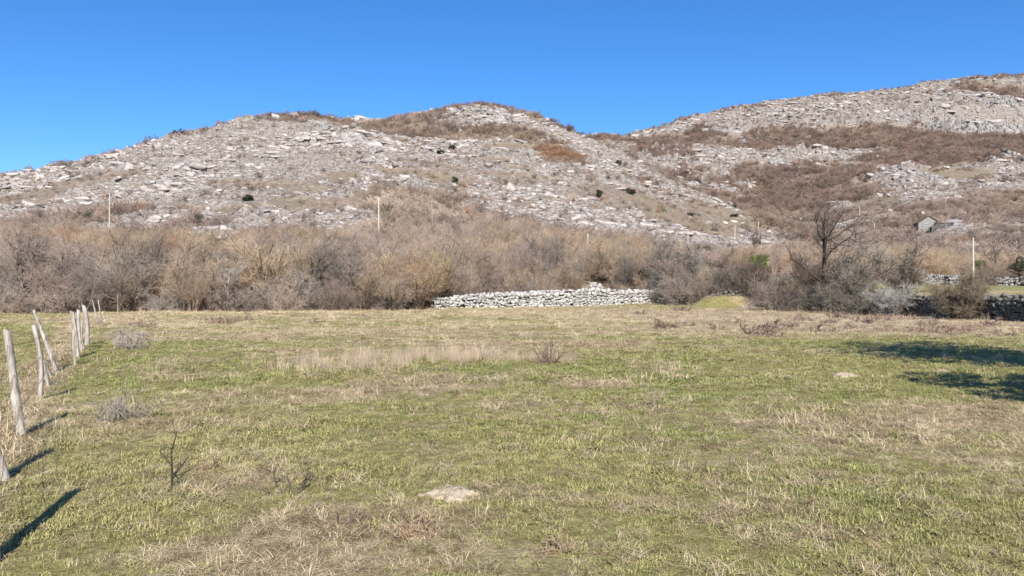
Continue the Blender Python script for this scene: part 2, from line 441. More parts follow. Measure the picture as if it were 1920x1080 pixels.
# ------------------------------------------------------------------ instancing of uncountable cover (kind stuff)
def scatter(name, protos, P, rot, scl, which, tint):
    """one object of kind stuff: every point carries a copy of one of the protos"""
    me = bpy.data.meshes.new(name)
    me.vertices.add(len(P)); me.vertices.foreach_set("co", np.ascontiguousarray(P, np.float32).ravel())
    attr(me, "rot", rot, 'FLOAT_VECTOR'); attr(me, "scl", scl, 'FLOAT_VECTOR'); attr(me, "which", which, 'INT')
    attr(me, "tint", np.c_[tint, np.ones(len(P))], 'FLOAT_COLOR')
    o = obj(name, me)
    ng = bpy.data.node_groups.new(name, 'GeometryNodeTree')
    ng.interface.new_socket("Geometry", in_out='INPUT', socket_type='NodeSocketGeometry')
    ng.interface.new_socket("Geometry", in_out='OUTPUT', socket_type='NodeSocketGeometry')
    gi = ng.nodes.new("NodeGroupInput"); go = ng.nodes.new("NodeGroupOutput"); j = ng.nodes.new("GeometryNodeJoinGeometry")
    def named(nm, ty):
        n = ng.nodes.new("GeometryNodeInputNamedAttribute"); n.data_type = ty; n.inputs[0].default_value = nm
        return n.outputs[0]
    for kx, pr in enumerate(protos):
        po = bpy.data.objects.new(pr.name + "_source", pr)
        oi = ng.nodes.new("GeometryNodeObjectInfo"); oi.inputs[0].default_value = po; oi.inputs["As Instance"].default_value = True
        ip = ng.nodes.new("GeometryNodeInstanceOnPoints")
        cmp_ = ng.nodes.new("FunctionNodeCompare"); cmp_.data_type = 'INT'; cmp_.operation = 'EQUAL'
        ng.links.new(named("which", 'INT'), cmp_.inputs[2]); cmp_.inputs[3].default_value = kx
        ng.links.new(gi.outputs[0], ip.inputs["Points"]); ng.links.new(cmp_.outputs[0], ip.inputs["Selection"])
        ng.links.new(oi.outputs["Geometry"], ip.inputs["Instance"])
        ng.links.new(named("rot", 'FLOAT_VECTOR'), ip.inputs["Rotation"]); ng.links.new(named("scl", 'FLOAT_VECTOR'), ip.inputs["Scale"])
        ng.links.new(ip.outputs[0], j.inputs[0])
    ng.links.new(j.outputs[0], go.inputs[0])
    md = o.modifiers.new(name, 'NODES'); md.node_group = ng
    return tag(o, kind="stuff")

rng = np.random.default_rng(7)

# ------------------------------------------------------------------ limestone blocks lying on the slope
def rock_mesh(name, seed, n=3, cuts=10, sq=0.93):
    r = np.random.default_rng(seed)
    g = np.linspace(-1, 1, n)
    V = {}; Q = []
    def vid(p):
        k = tuple(np.round(p, 4))
        if k not in V: V[k] = len(V)
        return V[k]
    for ax in range(3):
        for s in (-1, 1):
            for i in range(n - 1):
                for j_ in range(n - 1):
                    q = []
                    for (u, v) in ((i, j_), (i + 1, j_), (i + 1, j_ + 1), (i, j_ + 1)):
                        p = np.zeros(3); p[ax] = s; p[(ax + 1) % 3] = g[u]; p[(ax + 2) % 3] = g[v]; q.append(vid(p))
                    Q.append(q if s > 0 else q[::-1])
    P = np.array(list(V.keys()))
    P = P / (np.linalg.norm(P, axis=1, keepdims=True) ** (1 - sq))
    P += r.normal(0, 0.10, P.shape)
    for _ in range(cuts):
        nrm = r.normal(size=3); nrm /= np.linalg.norm(nrm); d = r.uniform(0.62, 0.95)
        e = np.clip(P @ nrm - d, 0, None); P -= e[:, None] * nrm
    return P, np.array(Q)
ROCKS = []
mat_rock = tinted("limestone_block", (1, 1, 1), 0.32, 1.6)
for k_ in range(9):
    P, Q = rock_mesh("r", 300 + k_, 3, 14, 1.0)
    me = mesh_np("limestone_block", P, Q); me.materials.append(mat_rock); ROCKS.append(me)

def lay_rocks():
    n = 420000
    x = np.r_[rng.uniform(-330, 230, n), rng.uniform(-40, 640, n)]
    y = np.r_[rng.uniform(105, 460, n), rng.uniform(380, 880, n)]
    back = np.r_[np.zeros(n), np.ones(n)]
    keep = np.abs(x) < y * 0.72 + 8
    x, y, back = x[keep], y[keep], back[keep]
    rk_ = sheet(x, y, ROCK); z0 = sheet(x, y, Z0)
    cl = np.clip(0.42 + .75 * fbm(x / 1.6, y, 38, 2, 134) + 1.0 * fbm(x / 3.5, y + .25 * x, 4.5, 3, 131) + 0.9 * fbm(x / 2.2, y + .25 * x, 1.8, 2, 132), 0, 1)
    p = (0.05 + 0.95 * rk_) * cl * sstep(4, 10, z0) * (1 - .6 * patches(SCRUB, x, y)) * np.where(back > 0, 0.42, 0.5)
    keep = rng.random(len(x)) < p
    # nothing on faces turned away behind the crest
    x, y, back, z0 = x[keep], y[keep], back[keep], z0[keep]
    slope = sheet(x, y + 6, Z0) - sheet(x, y - 6, Z0)
    keep = slope > -2.5
    keep &= ~((np.abs(x / y - (1765 - CX) / F) < .036) & (y > 240) & (y < 292))
    x, y, back = x[keep], y[keep], back[keep]
    s = 0.19 * rng.pareto(2.3, len(x)) + 0.18
    s = np.minimum(s, 1.0) * np.where(y > 450, 1.35, 1.0) * (0.75 + 0.5 * sstep(150, 300, y)) * (1 + .4 * patches(CRAGS, x, y))
    scl = np.stack([s * rng.uniform(0.9, 2.4, len(x)), s * rng.uniform(0.8, 1.3, len(x)), s * rng.uniform(0.55, 1.35, len(x))], -1)
    slab = (rng.random(len(x)) < .6)[:, None]
    scl = np.where(slab, scl * np.array([1.35, 1.0, .8]), scl * np.array([.9, .9, 1.05]))
    rot = np.stack([rng.normal(0.2, 0.27, len(x)), rng.normal(0.05, 0.2, len(x)), rng.normal(-0.2, 0.5, len(x))], -1)
    rot = np.where(slab, (rot - np.array([.2, .05, -.2])) * .55 + np.array([.2, .05, -.2]), rot)
    z = sheet(x, y, Z) + scl[:, 2] * rng.uniform(-0.25, 0.35, len(x))
    v = (0.225 + 0.215 * rng.random(len(x)) ** .8 + 0.05 * fbm(x, y, 12, 2, 133))[:, None]
    warm = rng.uniform(0, 1, len(x))[:, None]
    tint = v * (np.array([1.06, 0.93, 0.84]) * warm + np.array([1.03, 0.955, 0.90]) * (1 - warm))
    LED = [(1740,237,1930,239,170,1.5,3.4),(1790,229,1925,227,150,1.4,3.0),(1860,216,1990,214,120,1.5,3.2),(1660,226,1780,228,80,1.3,2.0),(585,240,720,300,110,1.3,1.2),(640,256,720,290,60,1.5,1.5),(470,226,560,240,50,1.1,1.0),(850,214,960,222,60,1.3,1.2),
           (1320,246,1360,246,22,2.6,2.6),(1290,345,1420,352,70,1.5,1.6),(1640,330,1760,338,90,1.5,1.6),(1560,295,1660,300,50,1.6,1.5),(1440,305,1480,312,34,1.8,1.9),(1880,305,1930,300,40,2.0,2.0),(1380,265,1460,262,40,1.8,1.8),(1280,275,1400,292,70,1.6,1.5),(1640,352,1740,356,50,1.2,1.1),(600,345,700,360,40,.9,.8),(1050,400,1250,455,90,.8,.8)]
    for a0, b0, a1, b1, cnt, w_, h_ in LED:
        w_ *= .78; h_ *= .85
        for i in range(int(cnt * 1.4)):
            f = rng.random(); px_, py_ = a0 + (a1 - a0) * f, b0 + (b1 - b0) * f + rng.normal(0, 2.2)
            xx, yy = sight(px_, py_); q = rng.uniform(.45, 1.25)
            x = np.r_[x, xx]; y = np.r_[y, yy]; scl = np.vstack([scl, [w_ * q * rng.uniform(.8, 1.7), w_ * q * rng.uniform(.7, 1.1), h_ * q * rng.uniform(.7, 1.2)]])
            rot = np.vstack([rot, [rng.normal(.08, .12), rng.normal(.05, .14), rng.normal(-.15, .3)]]); z = np.r_[z, float(sheet(xx, yy, Z)) + h_ * q * .35]
            g_ = rng.uniform(.21, .35); tint = np.vstack([tint, [g_ * 1.02, g_ * .96, g_ * .90]])
    print("rocks", len(x))
    return scatter("limestone_rubble", ROCKS, np.c_[x, y, z], rot, scl, rng.integers(0, len(ROCKS), len(x)), tint)
lay_rocks()
# ------------------------------------------------------------------ woody plants
def tubes(segs, sides=3):
    """tapered tubes from (p, q, r0, r1) rows"""
    S = np.array([(*p, *q, a, b_) for p, q, a, b_ in segs])
    p, q, r0, r1 = S[:, :3], S[:, 3:6], S[:, 6], S[:, 7]
    d = q - p; L = np.linalg.norm(d, axis=1, keepdims=True); d = d / np.maximum(L, 1e-6)
    ref = np.where(np.abs(d[:, 2:3]) > 0.9, [[1.0, 0, 0]], [[0, 0, 1.0]])
    u = np.cross(d, ref); u /= np.linalg.norm(u, axis=1, keepdims=True); v = np.cross(d, u)
    ang = np.arange(sides) / sides * 2 * np.pi
    ring = u[:, None] * np.cos(ang)[None, :, None] + v[:, None] * np.sin(ang)[None, :, None]
    A = p[:, None] + ring * r0[:, None, None]; B = q[:, None] + ring * r1[:, None, None]
    V = np.concatenate([A, B], 1).reshape(-1, 3)
    base = np.arange(len(S))[:, None] * (2 * sides)
    i = np.arange(sides); jn = (i + 1) % sides
    Q = np.stack([base + i, base + jn, base + sides + jn, base + sides + i], -1).reshape(-1, 4)
    return V, Q

def unit(v):
    return v / (np.linalg.norm(v) + 1e-9)

def side_dir(r, d, ang):
    a = unit(np.cross(d, unit(r.normal(size=3))))
    return unit(d * math.cos(ang) + a * math.sin(ang))

def limb(r, out, p, d, L, r0, r1, n, wander, up):
    pts = [p]; rr = np.linspace(r0, r1, n + 1)
    for i in range(n):
        d = unit(d + r.normal(size=3) * wander + np.array([0, 0, up]))
        q = p + d * (L / n); out.append((p, q, rr[i], rr[i + 1])); p = q; pts.append(p)
    return pts, d

def shrub(seed, H=5.0, stems=9, spread=0.55, k=(7, 7, 4), tw=0.011, lens=(0.42, 0.17, 0.075), wander=0.13, up=0.05, r0=0.045, ang=(0.5, 1.0), start=0.25, basew=0.35):
    """stems and twigs of one bare shrub; H in metres"""
    r = np.random.default_rng(seed)
    st, tg = [], []
    for s_ in range(stems):
        az = r.uniform(0, 2 * np.pi); tilt = spread * math.sqrt(r.uniform(0.02, 1))
        d = np.array([math.cos(az) * math.sin(tilt), math.sin(az) * math.sin(tilt), math.cos(tilt)])
        p = np.array([math.cos(az) * basew * r.uniform(0, 1), math.sin(az) * basew * r.uniform(0, 1), -0.15])
        L = H * r.uniform(0.65, 1.0); st.append((np.array([0, 0, -.22]), p, r0, r0))
        pts, dl = limb(r, st, p, d, L, r0 * r.uniform(.6, 1.2), tw * 1.2, 6, wander, up)
        for a_ in range(k[0]):
            f = r.uniform(start, 1.0) * 5.999; i = int(f); q = pts[i] + (pts[i + 1] - pts[i]) * (f - i)
            d1 = side_dir(r, unit(pts[i + 1] - pts[i]), r.uniform(*ang)); L1 = H * lens[0] * r.uniform(.5, 1.15) * (1.15 - 0.5 * f / 6)
            p1, _ = limb(r, st, q, d1, L1, tw * 1.9, tw, 4, wander * 1.3, up * 1.5)
            for b_ in range(k[1]):
                f2 = r.uniform(0.15, 1.0) * 3.999; i2_ = int(f2); q2_ = p1[i2_] + (p1[i2_ + 1] - p1[i2_]) * (f2 - i2_)
                d2 = side_dir(r, unit(p1[i2_ + 1] - p1[i2_]), r.uniform(0.4, 1.0)); L2 = H * lens[1] * r.uniform(.5, 1.3)
                p2, _ = limb(r, tg, q2_, d2, L2, tw, tw * .7, 2, wander * 1.5, up)
                for c_ in range(k[2]):
                    q3 = p2[r.integers(0, 2)] * 0.5 + p2[2] * 0.5 if r.random() < .5 else p2[r.integers(0, 3)]
                    d3 = side_dir(r, unit(p2[2] - p2[0]), r.uniform(0.4, 1.1))
                    tg.append((q3, q3 + d3 * H * lens[2] * r.uniform(.5, 1.4), tw * .8, tw * .5))
    return st, tg

def two_meshes(name, st, tg, m_st, m_tg):
    V, Q = tubes(st, 4); a = mesh_np(name + "_stems", V, Q); a.materials.append(m_st)
    V, Q = tubes(tg, 3); b_ = mesh_np(name + "_twigs", V, Q); b_.materials.append(m_tg)
    return a, b_

mat_stem = tinted("bark", (0.72, 0.70, 0.68), 0.35, 2.0, instanced=False)
mat_twig = tinted("bare_twigs", (1, 1, 1), 0.30, 1.2, instanced=False)
mat_brush = tinted("bare_brush", (1, 1, 1), 0.30, 0.8)

KINDS_ = {   # three habits seen in the thicket
    "thorn": dict(H=3.2, stems=13, spread=1.05, k=(6, 7, 3), tw=.011, lens=(.42, .22, .11), wander=.24, up=.02, r0=.03, start=.12, basew=.7),
    "hazel": dict(H=5.6, stems=12, spread=.52, k=(6, 7, 2), tw=.012, lens=(.34, .17, .08), wander=.12, up=.07, r0=.045, start=.22, basew=.5),
    "maple": dict(H=5.4, stems=4, spread=.42, k=(12, 8, 3), tw=.013, lens=(.46, .18, .08), wander=.16, up=.04, r0=.085, start=.2, basew=.25),
}
PROTO = {}
BRUSH = []
for kn, (nm, cfg) in enumerate(KINDS_.items()):
    PROTO[nm] = []
    for v_ in range(3):
        st, tg = shrub(500 + kn * 10 + v_, **cfg)
        PROTO[nm].append(two_meshes(nm, st, tg, mat_stem, mat_twig))
        V, Q = tubes(st + tg, 3); bm_ = mesh_np("brush", V, Q); bm_.materials.append(mat_brush); BRUSH.append(bm_)
SMALL = []
for v_ in range(5):
    st, tg = shrub(600 + v_, H=1.0, stems=7, spread=.95, k=(5, 5, 2), tw=.0085, lens=(.45, .24, .13), wander=.2, up=.03, r0=.016, start=.1, basew=.18)
    V, Q = tubes(st + tg, 3); bm_ = mesh_np("brush", V, Q); bm_.materials.append(mat_brush); SMALL.append(bm_)

def tree_segs(seed, H, trunk_r, lean=(0, 0), tall=.62, fork=.35, n_main=6, spread=(.45, .95), k=(5, 5, 4), tw=.014, wander=.2, ivy=False):
    r = np.random.default_rng(seed); tr, br, tg = [], [], []
    d = unit(np.array([lean[0], lean[1], 1.0]))
    pts, dl = limb(r, tr, np.array([0, 0, -.25]), d, H * tall, trunk_r, trunk_r * .45, 8, .07, .04)
    for a_ in range(n_main):
        f = r.uniform(fork, 1.0) * 7.99; i = int(f); q = pts[i] + (pts[i + 1] - pts[i]) * (f - i)
        rr = trunk_r * (1 - .55 * f / 8) * r.uniform(.35, .62)
        p1, d1 = limb(r, br, q, side_dir(r, unit(pts[i + 1] - pts[i]), r.uniform(*spread)), H * r.uniform(.3, .52), rr, rr * .35, 6, wander, .10)
        for b_ in range(k[0]):
            f2 = r.uniform(.2, 1.0) * 5.99; j_ = int(f2); q2 = p1[j_] + (p1[j_ + 1] - p1[j_]) * (f2 - j_); r2 = max(tw * 1.6, rr * .4 * (1 - .5 * f2 / 6))
            p2, d2 = limb(r, br, q2, side_dir(r, unit(p1[j_ + 1] - p1[j_]), r.uniform(.5, 1.1)), H * r.uniform(.12, .26), r2, tw, 4, wander * 1.3, .05)
            for c_ in range(k[1]):
                g_ = r.integers(1, 5); p3, _ = limb(r, tg, p2[g_ - 1] * .5 + p2[g_] * .5, side_dir(r, unit(p2[g_] - p2[g_ - 1]), r.uniform(.4, 1.1)), H * r.uniform(.05, .12), tw, tw * .6, 2, .25, .04)
                for e_ in range(k[2]):
                    q4 = p3[r.integers(0, 3)]; tg.append((q4, q4 + unit(r.normal(size=3) + np.array([0, 0, .3])) * H * r.uniform(.02, .055), tw * .75, tw * .5))
    return tr, br, tg
PROTO["branchy"] = []
for v_ in range(4):
    tr, br, tg = tree_segs(540 + v_, 5.4, .13, lean=((.15, -.1, 0, .2)[v_], 0), fork=.12, n_main=11, k=(6, 5, 3), spread=(.5, 1.1), tw=.014)
    PROTO["branchy"].append(two_meshes("branchy", tr + br, tg, mat_stem, mat_twig))

def edge_y(x):
    """front edge of the thicket along the field"""
    x = np.asarray(x, float)
    e = np.interp(x, [-80, -36, -30, -20, -9, -7, 15, 18, 19, 24.5, 25, 30], [57, 57.5, 61, 64.5, 68, 76.5, 90, 84, 84, 82, 69, 69])
    return e + 0.8 * fbm(x, x * 0 + 3, 3.0, 2, 150)

MAUVE = np.array([.40, .31, .255]); TAN = np.array([.45, .345, .25]); OCHRE = np.array([.50, .375, .255]); GREYB = np.array([.41, .36, .31]); RUST = np.array([.36, .22, .14]); DARKB = np.array([.17, .145, .125])

def poisson(cands, dmin):
    kept = []; cell = {}
    for i, (x, y) in enumerate(cands):
        c = (int(x // dmin), int(y // dmin))
        if all((x - a) ** 2 + (y - b_) ** 2 > dmin * dmin for dx in (-1, 0, 1) for dy in (-1, 0, 1) for a, b_ in cell.get((c[0] + dx, c[1] + dy), ())):
            cell.setdefault(c, []).append((x, y)); kept.append(i)
    return kept

def thicket():
    r = np.random.default_rng(77)
    n = 9000
    x = r.uniform(-75, 36, n); dy = r.uniform(0, 20, n); y = edge_y(x) + 0.6 + dy
    order = np.argsort(dy + r.uniform(0, 5, n))
    x, y, dy = x[order], y[order], dy[order]
    ok = (np.abs(x) < y * .66 + 2) & ~((np.abs(x - 21.3) < 3.4) & (y < 81.5)) & ~((np.abs(x - 9.8) < 2.2) & (y < 99)) & ~((np.abs(x - 24) < 2.2) & (y < 66))
    ok &= fbm(x, y, 4.5, 2, 155) > -.38
    x, y, dy = x[ok], y[ok], dy[ok]
    kept = poisson(np.c_[x, y], 2.25)[:262]
    first = {}
    for i in kept:
        X_, Y_, D_ = x[i], y[i], dy[i]
        tn = vnoise(X_ / 7, Y_ / 7, 160) + r.normal(0, .35)
        if X_ > 24.2: nm = "thorn" if r.random() < .6 else "maple"
        elif D_ < 3.2 and r.random() < .85: nm = "thorn"
        else: nm = "hazel" if tn > -.05 else ("maple" if r.random() < .65 else "thorn")
        if r.random() < (.17 if D_ > 1.5 else .07): nm = "branchy"
        if abs(X_ + 8) < 2.2 and D_ < 6: nm = "hazel"
        if nm == "thorn":
            tint = MAUVE * r.uniform(.5, 1.05) if r.random() < .8 else GREYB * r.uniform(.55, .9); sc = r.uniform(.65, 1.25)
        elif nm == "hazel":
            tint = (TAN if tn < .35 else OCHRE) * r.uniform(.65, 1.15); sc = r.uniform(.6, 1.2)
        elif nm == "branchy":
            tint = (GREYB if r.random() < .5 else MAUVE) * r.uniform(.6, 1.15); sc = r.uniform(.75, 1.25)
        else:
            tint = (GREYB * .85 if r.random() < .4 else MAUVE * 1.1) * r.uniform(.65, 1.15); sc = r.uniform(.65, 1.25)
        if -7 < X_ < 16 : sc *= .78 if D_ < 8 else .9
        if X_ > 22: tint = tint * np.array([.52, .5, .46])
        if X_ > 24: sc *= .8
        if D_ < 2.5 and X_ < -9: sc *= .8
        z = ground(X_, Y_) - .05
        pr = PROTO[nm][r.integers(0, len(PROTO[nm]))]
        root = empty({"thorn": "thorn_bush", "hazel": "hazel_bush", "maple": "scrub_tree", "branchy": "bare_tree"}[nm], (X_, Y_, z), r.uniform(0, 6.28))
        root.scale = (sc * r.uniform(.9, 1.15), sc * r.uniform(.9, 1.15), sc)
        a = obj("trunk" if nm in ("maple", "branchy") else "stem", pr[0], None, root); b_ = obj("crown" if nm in ("maple", "branchy") else "twigs", pr[1], None, root)
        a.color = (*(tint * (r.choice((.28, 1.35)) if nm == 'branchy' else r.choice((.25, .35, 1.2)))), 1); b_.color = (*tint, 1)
        where = "in the thicket left of the stone wall" if X_ < -8 else ("in the thicket behind the pale stone wall" if X_ < 17 else "between grassy mound and dark tree")
        txt = {"thorn": ("dense bare grey-mauve thorn bush " + where, "thorn bush"),
               "hazel": ("tall bare tan bush of upright stems " + where, "bush"),
               "branchy": ("small bare tree with crooked spreading branches " + where, "tree"),
               "maple": ("slender bare grey scrub tree " + where, "tree")}[nm]
        tag(root, txt[0], txt[1], {"thorn": "bare thorn bushes ", "hazel": "tall bare tan bushes ", "maple": "bare scrub trees ", "branchy": "small crooked trees "}[nm] + where)
    return np.c_[x[kept], y[kept]]
BELT = thicket()

def brushwood():
    """the mass of scrub behind: thicket going up the slope, then the bands of scrub on both hills"""
    r = np.random.default_rng(78)
    # foot belt
    n = 16000
    x = r.uniform(-150, 150, n); y = r.uniform(60, 210, n)
    dep = y - edge_y(x)
    taken = set((int(a // 2.2), int(b_ // 2.2)) for a, b_ in BELT)
    top = np.interp(x / y * F + CX, [-100, 0, 150, 300, 420, 560, 700, 800, 1000, 1150, 1300, 1450, 1600, 2100], [150, 150, 140, 118, 116, 128, 122, 150, 160, 150, 128, 165, 175, 150])
    p = (dep > 4) * (1 - sstep(-12, 12, y - top + 9 * fbm(x, y, 14, 2, 170)))
    p = p * np.where(x > wall_x(y) - 1, sstep(128, 140, y), 1) * np.where(x > 40, .6, 1) * ~((np.abs(x - 9.8) < 2.2) & (y < 99)) * (np.abs(x) < y * .7 + 3)
    keep = r.random(n) < p * .8
    x, y = x[keep], y[keep]
    keep = np.array([(int(a // 2.2), int(b_ // 2.2)) not in taken for a, b_ in zip(x, y)])
    x, y = x[keep], y[keep]
    kk = poisson(np.c_[x, y], 1.7); x, y = x[kk], y[kk]
    tn = vnoise(x / 12, y / 12, 161) + r.normal(0, .3, len(x))
    which = np.where(tn > -.1, 3 + r.integers(0, 3, len(x)), np.where(r.random(len(x)) < .5, r.integers(0, 3, len(x)), 6 + r.integers(0, 3, len(x))))
    s = r.uniform(.5, 1.1, len(x)) * np.where(which < 3, 1.1, .85)
    tint = np.where((tn > .4)[:, None], OCHRE, np.where((tn > -.1)[:, None], TAN, MAUVE * 1.12)) * r.uniform(.65, 1.2, len(x))[:, None]
    rust = r.random(len(x)) < .03; tint[rust] = RUST
    scl = np.c_[s * 1.1, s * 1.1, s]; rot = np.c_[r.normal(0, .06, len(x)), r.normal(0, .06, len(x)), r.uniform(0, 6.28, len(x))]
    print("belt brush", len(x))
    tag(scatter("thicket_scrub", BRUSH, np.c_[x, y, surface(x, y) - .1], rot, scl, which, tint), "mass of bare tan and grey scrub climbing from the field edge to the rocks", "scrub")
    def z_far(x, y):        # the strip just under the skyline
        a = (sheet(x, y, Z0) - CAMZ) / y
        return (a > (sheet(x * (1 + 14 / y), y + 14, Z0) - CAMZ) / (y + 14) - .002) & (a > .05)
    # hill scrub
    n = 190000
    x = np.r_[r.uniform(-330, 240, n), r.uniform(-40, 640, n)]; y = np.r_[r.uniform(125, 470, n), r.uniform(250, 890, n)]
    keep = np.abs(x) < y * .70 + 6
    x, y = x[keep], y[keep]
    d = sstep(.28, .8, patches(SCRUB, x, y) * .78 + .75 * fbm(x, y, 20, 3, 172) + .50 * fbm(x, y, 6, 2, 175))
    low = sstep(90, 140, x) * (1 - sstep(300, 420, y)) * .5
    p = np.clip(d, 0, 1) * np.where(y > 430, .9, .75) + np.where(y > 430, .26 * np.clip(.35 + 2.0 * fbm(x / 2, y, 14, 3, 174), 0, 2), .034) + low * np.clip(.4 + fbm(x, y, 25, 2, 173), 0, 1)
    crest = (sheet(x, y + 10, Z0) - sheet(x, y, Z0)) < .6
    crest = crest & (z_far(x, y))
    p += crest * (y > 300) * np.where(x / y * F + CX > 440, 1.0, .10)
    keep = r.random(len(x)) < p * .75
    x, y = x[keep], y[keep]
    slope = sheet(x, y + 6, Z0) - sheet(x, y - 6, Z0)
    keep = slope > -2.0; x, y = x[keep], y[keep]
    ok = ~((np.abs(x / y - (1765 - CX) / F) < .036) & (y > 236) & (y < 292)); x, y = x[ok], y[ok]
    kk = poisson(np.c_[x, y], 1.9); x, y = x[kk], y[kk]
    dd = patches(SCRUB, x, y)
    s = np.where(dd > .25, r.uniform(1.3, 4.2, len(x)), r.uniform(.7, 2.2, len(x))) * np.where(y > 450, 1.25, 1.0)
    s = np.where((dd <= .25) & z_far(x, y) & (y > 300), r.uniform(1.6, 4.2, len(x)), s)
    tn = vnoise(x / 22, y / 22, 165) + r.normal(0, .35, len(x))
    BACKB = np.array([.345, .25, .20])
    tint = np.where((y > 440)[:, None], BACKB, np.where((tn > .3)[:, None], np.where((y < 290)[:, None], np.array([.47, .375, .295]), np.array([.38, .285, .215])), MAUVE)) * (r.uniform(.5, 1.25, len(x)) * (1 + .35 * fbm(x, y, 24, 3, 176)))[:, None]
    orange = (((x - SCRUB[3].x) / 14) ** 2 + ((y - SCRUB[3].y) / 14) ** 2 < 1) | (r.random(len(x)) < .02); tint[orange] = RUST * 1.05
    green = r.random(len(x)) < .012; tint[green] = (.07, .075, .045)
    scl = np.c_[s * r.uniform(.9, 1.4, len(x)), s * r.uniform(.9, 1.4, len(x)), s * r.uniform(.8, 1.05, len(x))]
    rot = np.c_[np.zeros(len(x)), np.zeros(len(x)), r.uniform(0, 6.28, len(x))]
    print("hill brush", len(x))
    tag(scatter("hillside_scrub", SMALL, np.c_[x, y, sheet(x, y, Z) - .1], rot, scl, r.integers(0, len(SMALL), len(x)), tint), "brown bare scrub in bands and spots over the rocky hills", "scrub")
brushwood()

# ------------------------------------------------------------------ grass
def tuft(seed, n, rad, length, width, lean, curl=0.5, flat=False):
    r = np.random.default_rng(seed); V, Q, T = [], [], []; shade = []
    for i in range(n):
        a = r.uniform(0, 6.28); rr = rad * math.sqrt(r.random()); bx, by = math.cos(a) * rr, math.sin(a) * rr
        az = r.uniform(0, 6.28); L = r.uniform(*length); w = width * r.uniform(.7, 1.3); th = r.uniform(*lean)
        d = np.array([math.cos(az), math.sin(az)]); s = np.array([-d[1], d[0]])
        p = np.array([bx, by, -0.005]); pts = [p]
        for k_ in range(3):
            p = p + np.array([d[0] * math.sin(th), d[1] * math.sin(th), math.cos(th)]) * L / 3
            if p[2] < .006: p[2] = .006 + r.random() * .012
            pts.append(p); th += curl * r.uniform(.2, 1.0)
        b0 = len(V)
        for k_, q in enumerate(pts[:3]):
            ww = w * (1, .9, .6)[k_]
            V += [(q[0] - s[0] * ww, q[1] - s[1] * ww, q[2]), (q[0] + s[0] * ww, q[1] + s[1] * ww, q[2])]
        V.append(tuple(pts[3]))
        Q += [(b0, b0 + 1, b0 + 3, b0 + 2), (b0 + 2, b0 + 3, b0 + 5, b0 + 4)]; T.append((b0 + 4, b0 + 5, b0 + 6))
        shade += [r.uniform(.65, 1.3)] * 7
    me_ = mesh_np("tuft", V, Q, T); attr(me_, "shade", shade)
    return me_

def grass_mat(name, trans=.25):
    m_, t_, b_ = new_mat(name, .75)
    c = mixc(t_, 1.0, attrn(t_, "tint", 'INSTANCER', 'Color'), ramp(t_, attrn(t_, "shade"), [(0, (0, 0, 0)), (1, (1, 1, 1))]), 'MULTIPLY')
    t_.links.new(c, b_.inputs["Base Color"])
    tr = t_.nodes.new("ShaderNodeBsdfTranslucent"); t_.links.new(c, tr.inputs[0])
    mx = t_.nodes.new("ShaderNodeMixShader"); mx.inputs[0].default_value = trans
    t_.links.new(b_.outputs[0], mx.inputs[1]); t_.links.new(tr.outputs[0], mx.inputs[2]); t_.links.new(mx.outputs[0], t_.nodes["Material Output"].inputs[0])
    return m_
mat_grass = grass_mat("grass_blades")
GR = [tuft(700, 34, .07, (.02, .05), .0019, (.2, 1.2)), tuft(701, 28, .08, (.035, .075), .0019, (.5, 1.3), .6), tuft(702, 38, .06, (.015, .035), .0026, (.3, 1.3)),
      tuft(703, 30, .09, (.04, .11), .0017, (1.15, 1.6), .12), tuft(704, 26, .10, (.05, .13), .0018, (.9, 1.55), .3), tuft(705, 14, .05, (.07, .16), .0016, (.2, .9), .5),
      tuft(706, 26, .07, (.012, .022), .006, (.8, 1.5), .2)]
for g_ in GR: g_.materials.append(mat_grass)

